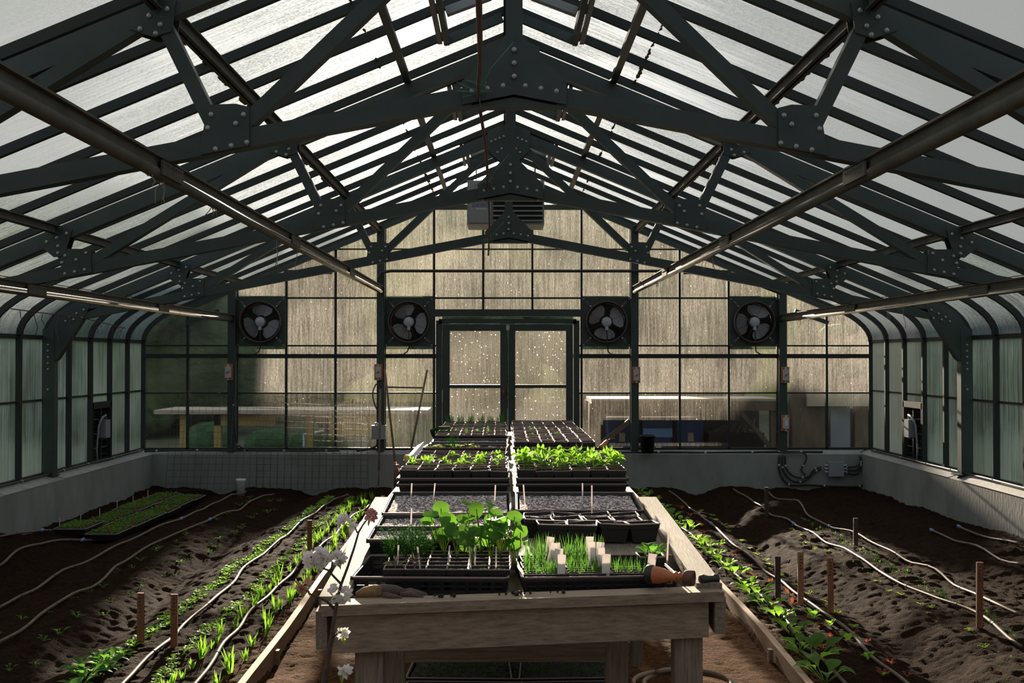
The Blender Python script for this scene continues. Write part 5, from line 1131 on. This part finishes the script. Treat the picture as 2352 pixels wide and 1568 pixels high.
tl = [(-9.5, 25, 2.2, 3.2, 2.6, 'tree beyond the end wall, outer left'), (-6.9, 32, 3.0, 2.9, 3.3, 'added shade tree beyond the left fan'), (-.8, 40, 2.4, 2.0, 2.6, 'low tree beyond the doors'), (4.6, 34, 2.8, 3.2, 3.4, 'added shade tree beyond the fan right of the doors'),  # left fan and right of doors: trees added and sized to shade the beds
      (9.9, 31, 2.2, 1.7, 2.6, 'tree beyond the far right fan'), (11.5, 26, 2.2, 3.2, 2.6, 'tree beyond the end wall, outer right'), (-12, 13, 1.6, 3.2, 2.2, 'bushy tree beside the left glazing, rear'), (-11, 5, 1.4, 3.0, 2.0, 'bushy tree beside the left glazing, front'),
      (12, 13, 1.5, 3.2, 2.1, 'bushy tree beside the right glazing, rear'), (11, 5, 1.4, 3.0, 2.0, 'bushy tree beside the right glazing, front')]
for i, (x, y, z, r, h, lab) in enumerate(tl): blob('garden_tree', (x, y, z), (r, r*.8, h), M_TREE, lab, 'tree', i+3, True, 'trees outside', .32, (44, 30))
hx = np.arange(-70, 70.1, .7); V = []; rr_ = np.random.RandomState(4)
for j, (yy, f_) in enumerate(((44, 0), (44.5, .45), (46, .8), (49, 1.0), (56, 1.1))):
    for x in hx: V.append((x, yy+rr_.uniform(-.3, .3), -.4+f_*(8.8+.8*float(vnoise(x, 3, 6, 0))+.7*float(vnoise(x, 7, 1.7, 1))+(3.0 if x < -9 else 0)*min(1, max(0, (-x-9)/8)))+rr_.uniform(-.25, .25)*(f_ > 0)))
nh = len(hx); mb = MB(); mb.add(V, [(j*nh+i, j*nh+i+1, (j+1)*nh+i+1, (j+1)*nh+i) for j in range(4) for i in range(nh-1)], 0, True); struct(mb.build('hillside', M_TREE))
for i, (px, py, d, r, lab) in enumerate(((485, 1020, 19.5, (.42, .35, .42), 'rounded green shrub outside, left of the first column'), (620, 1025, 19.5, (.40, .35, .32), 'rounded green shrub outside, under the bench middle'), (730, 1022, 19.0, (.46, .35, .40), 'rounded green shrub outside, right of the shallow one'), (905, 1020, 18.5, (.40, .35, .38), 'rounded green shrub outside, left of the doors'))):
    p = P(px, py, d); blob('round_shrub', (p.x, p.y, .1), r, M_TREE2, lab, 'shrub', 60+i, False, 'shrubs outside', .12)
t = thing('outdoor_bench', 'long pale topped work table outside the left glazing', 'table', (0, 0, 0)); mb = MB(); mb.box(-5.15, -1.16, 16.6, 17.7, .79, .85); mb.build('table_top', M_OBEN, t)
for x in (-4.75, -4.25, -2.9, -1.7): mb = MB(); mb.box(x-.05, x+.05, 16.7, 16.8, -.15, .79); mb.build('leg', M_OYEL, t)
mb = MB(); mb.box(-4.3, -3.4, 16.7, 16.76, .62, .78); mb.box(-2.6, -1.9, 16.7, 16.76, .45, .78); mb.build('apron', M_OYEL, t)
mb = MB(); q = [(-3.1, .78), (-2.95, .50), (-2.85, .45), (-2.25, .45), (-2.1, .62), (-2.05, .78)]; mb.prism(q, 17.9, 18.2, 'y'); tag(mb.build('wheelbarrow_tray', M_OWOOD), 'brown tub hanging under the outdoor table on the left', 'tub')
mb = MB(); pts = [P(700, 998, 18.4), P(745, 990, 18.4), (P(790, 988, 18.4)), P(835, 996, 18.4)]; mb.tube(pts, .03, 6); [mb.tube([p, (p.x, p.y, -.13)], .02, 6) for p in pts[::3]]; tag(mb.build('white_pipe', M_WHT), 'curved white pipe outside below the table on the left', 'pipe')
t = thing('outdoor_workbench', 'timber lean-to shelf outside the right glazing holding blue bins', 'workbench', (0, 0, 0)); 
mb = MB(); mb.box(1.13, 3.66, 15.3, 16.3, 1.00, 1.06); mb.build('shelf_top', M_OBEN, t); mb = MB(); mb.box(1.13, 3.66, 15.26, 15.30, .90, 1.03); mb.build('fascia', M_OWOOD, t)
mb = MB(); mb.box(1.10, 3.66, 15.3, 16.5, .28, .36); mb.build('lower_shelf', M_OWOOD, t)
for x in (1.15, 3.6): mb = MB(); mb.box(x-.05, x+.05, 15.3, 15.4, -.15, 1.0); mb.build('post', M_OWOOD, t)
for a, b in (((1.2, .40), (1.85, .92)), ((3.58, .38), (3.12, .92))): mb = MB(); mb.bar((a[0], 15.36, a[1]), (b[0], 15.36, b[1]), .06, .09, (0, 1, 0)); mb.build('diagonal_brace', M_OWOOD, t)
mb = MB(); mb.box(1.13, 3.66, 16.5, 16.55, -.1, 1.0); mb.build('rear_boards', M_BRK, t)
def bin_(x0, x1, lab, band=False):
    t = thing('storage_bin', lab, 'bin', ((x0+x1)/2, 15.85, .36), 0, 'blue bins outside'); w_ = (x1-x0)/2; mb = MB(); mb.hexa([(-w_*.85, -.2, 0), (w_*.85, -.2, 0), (w_*.85, .2, 0), (-w_*.85, .2, 0), (-w_, -.24, .40), (w_, -.24, .40), (w_, .24, .40), (-w_, .24, .40)]); mb.build('bin_body', M_OBLUE, t)
    mb = MB(); mb.box(-w_-.02, w_+.02, -.26, .26, .40, .44); mb.build('bin_lid', M_GREY if not band else M_BRK, t)
    if band: mb = MB(); mb.box(-w_*.98, w_*.98, -.245, -.232, .16, .28); mb.build('pale_band', M_OBLUL, t)
    else: mb = MB(); mb.box(-.03, .05, -.245, -.232, .10, .22); mb.build('paper_label', M_OBEN, t)
bin_(1.38, 1.75, 'blue bin outside behind the brace, right of the doors'); bin_(1.86, 2.27, 'dark bin outside with a bright pale blue band', True); bin_(2.32, 2.70, 'blue bin outside with a paper label, right of the banded one')
t = thing('scrap_crate', 'dark crate of scrap timber outside beside the blue bins', 'crate', (3.15, 15.8, .36)); mb = MB(); mb.box(-.38, .38, -.2, .2, 0, .22); mb.build('crate_body', M_BRK, t); mb = MB()
for i in range(6): mb.bar((-.3+.1*i, -.1, .22), (-.1+.08*i, .1, .30+.02*i), .05, .03)
mb.build('scrap_boards', M_OWOOD, t)
t = thing('timber_rack', 'upright timber posts and rail outside at the far right of the end glazing', 'rack', (0, 0, 0))
for x, w_, z in ((4.05, .13, 1.25), (4.28, .10, 1.2), (4.90, .12, 1.25)): mb = MB(); mb.box(x-w_, x+w_, 15.6, 15.7, -.15, z); mb.build('post', M_OWOOD, t)
mb = MB(); mb.box(4.1, 5.0, 15.5, 15.56, .95, 1.15); mb.build('rail_board', M_OBEN, t); mb = MB(); mb.box(4.45, 4.72, 15.62, 15.7, -.15, .95); mb.build('grey_board', M_GREY, t); mb = MB(); mb.box(3.95, 5.1, 15.9, 15.95, -.15, .9); mb.build('back_boards', M_OWOOD, t)
mb = MB(); mb.box(5.45, 6.6, 17.6, 18.4, -.15, 3.0); tag(mb.build('shed_corner', M_OWALL), 'beige shed corner outside beyond the rack', 'shed')
t = thing('tiered_topiary', 'tiered clipped tree outside at the far right above the rack', 'tree', (5.02, 17.0, -.15)); mb = MB(); mb.tube([(0, 0, 0), (0, 0, 2.6)], .05, 8); mb.build('trunk', M_BARK, t)
for i, z in enumerate((1.55, 1.85, 2.17, 2.45)): mb = MB(); mb.ball((-.02*i, 0, z), .30-.01*i, 14, (1, 1, .36)); mb.build('foliage_tier', M_TREE2, t)
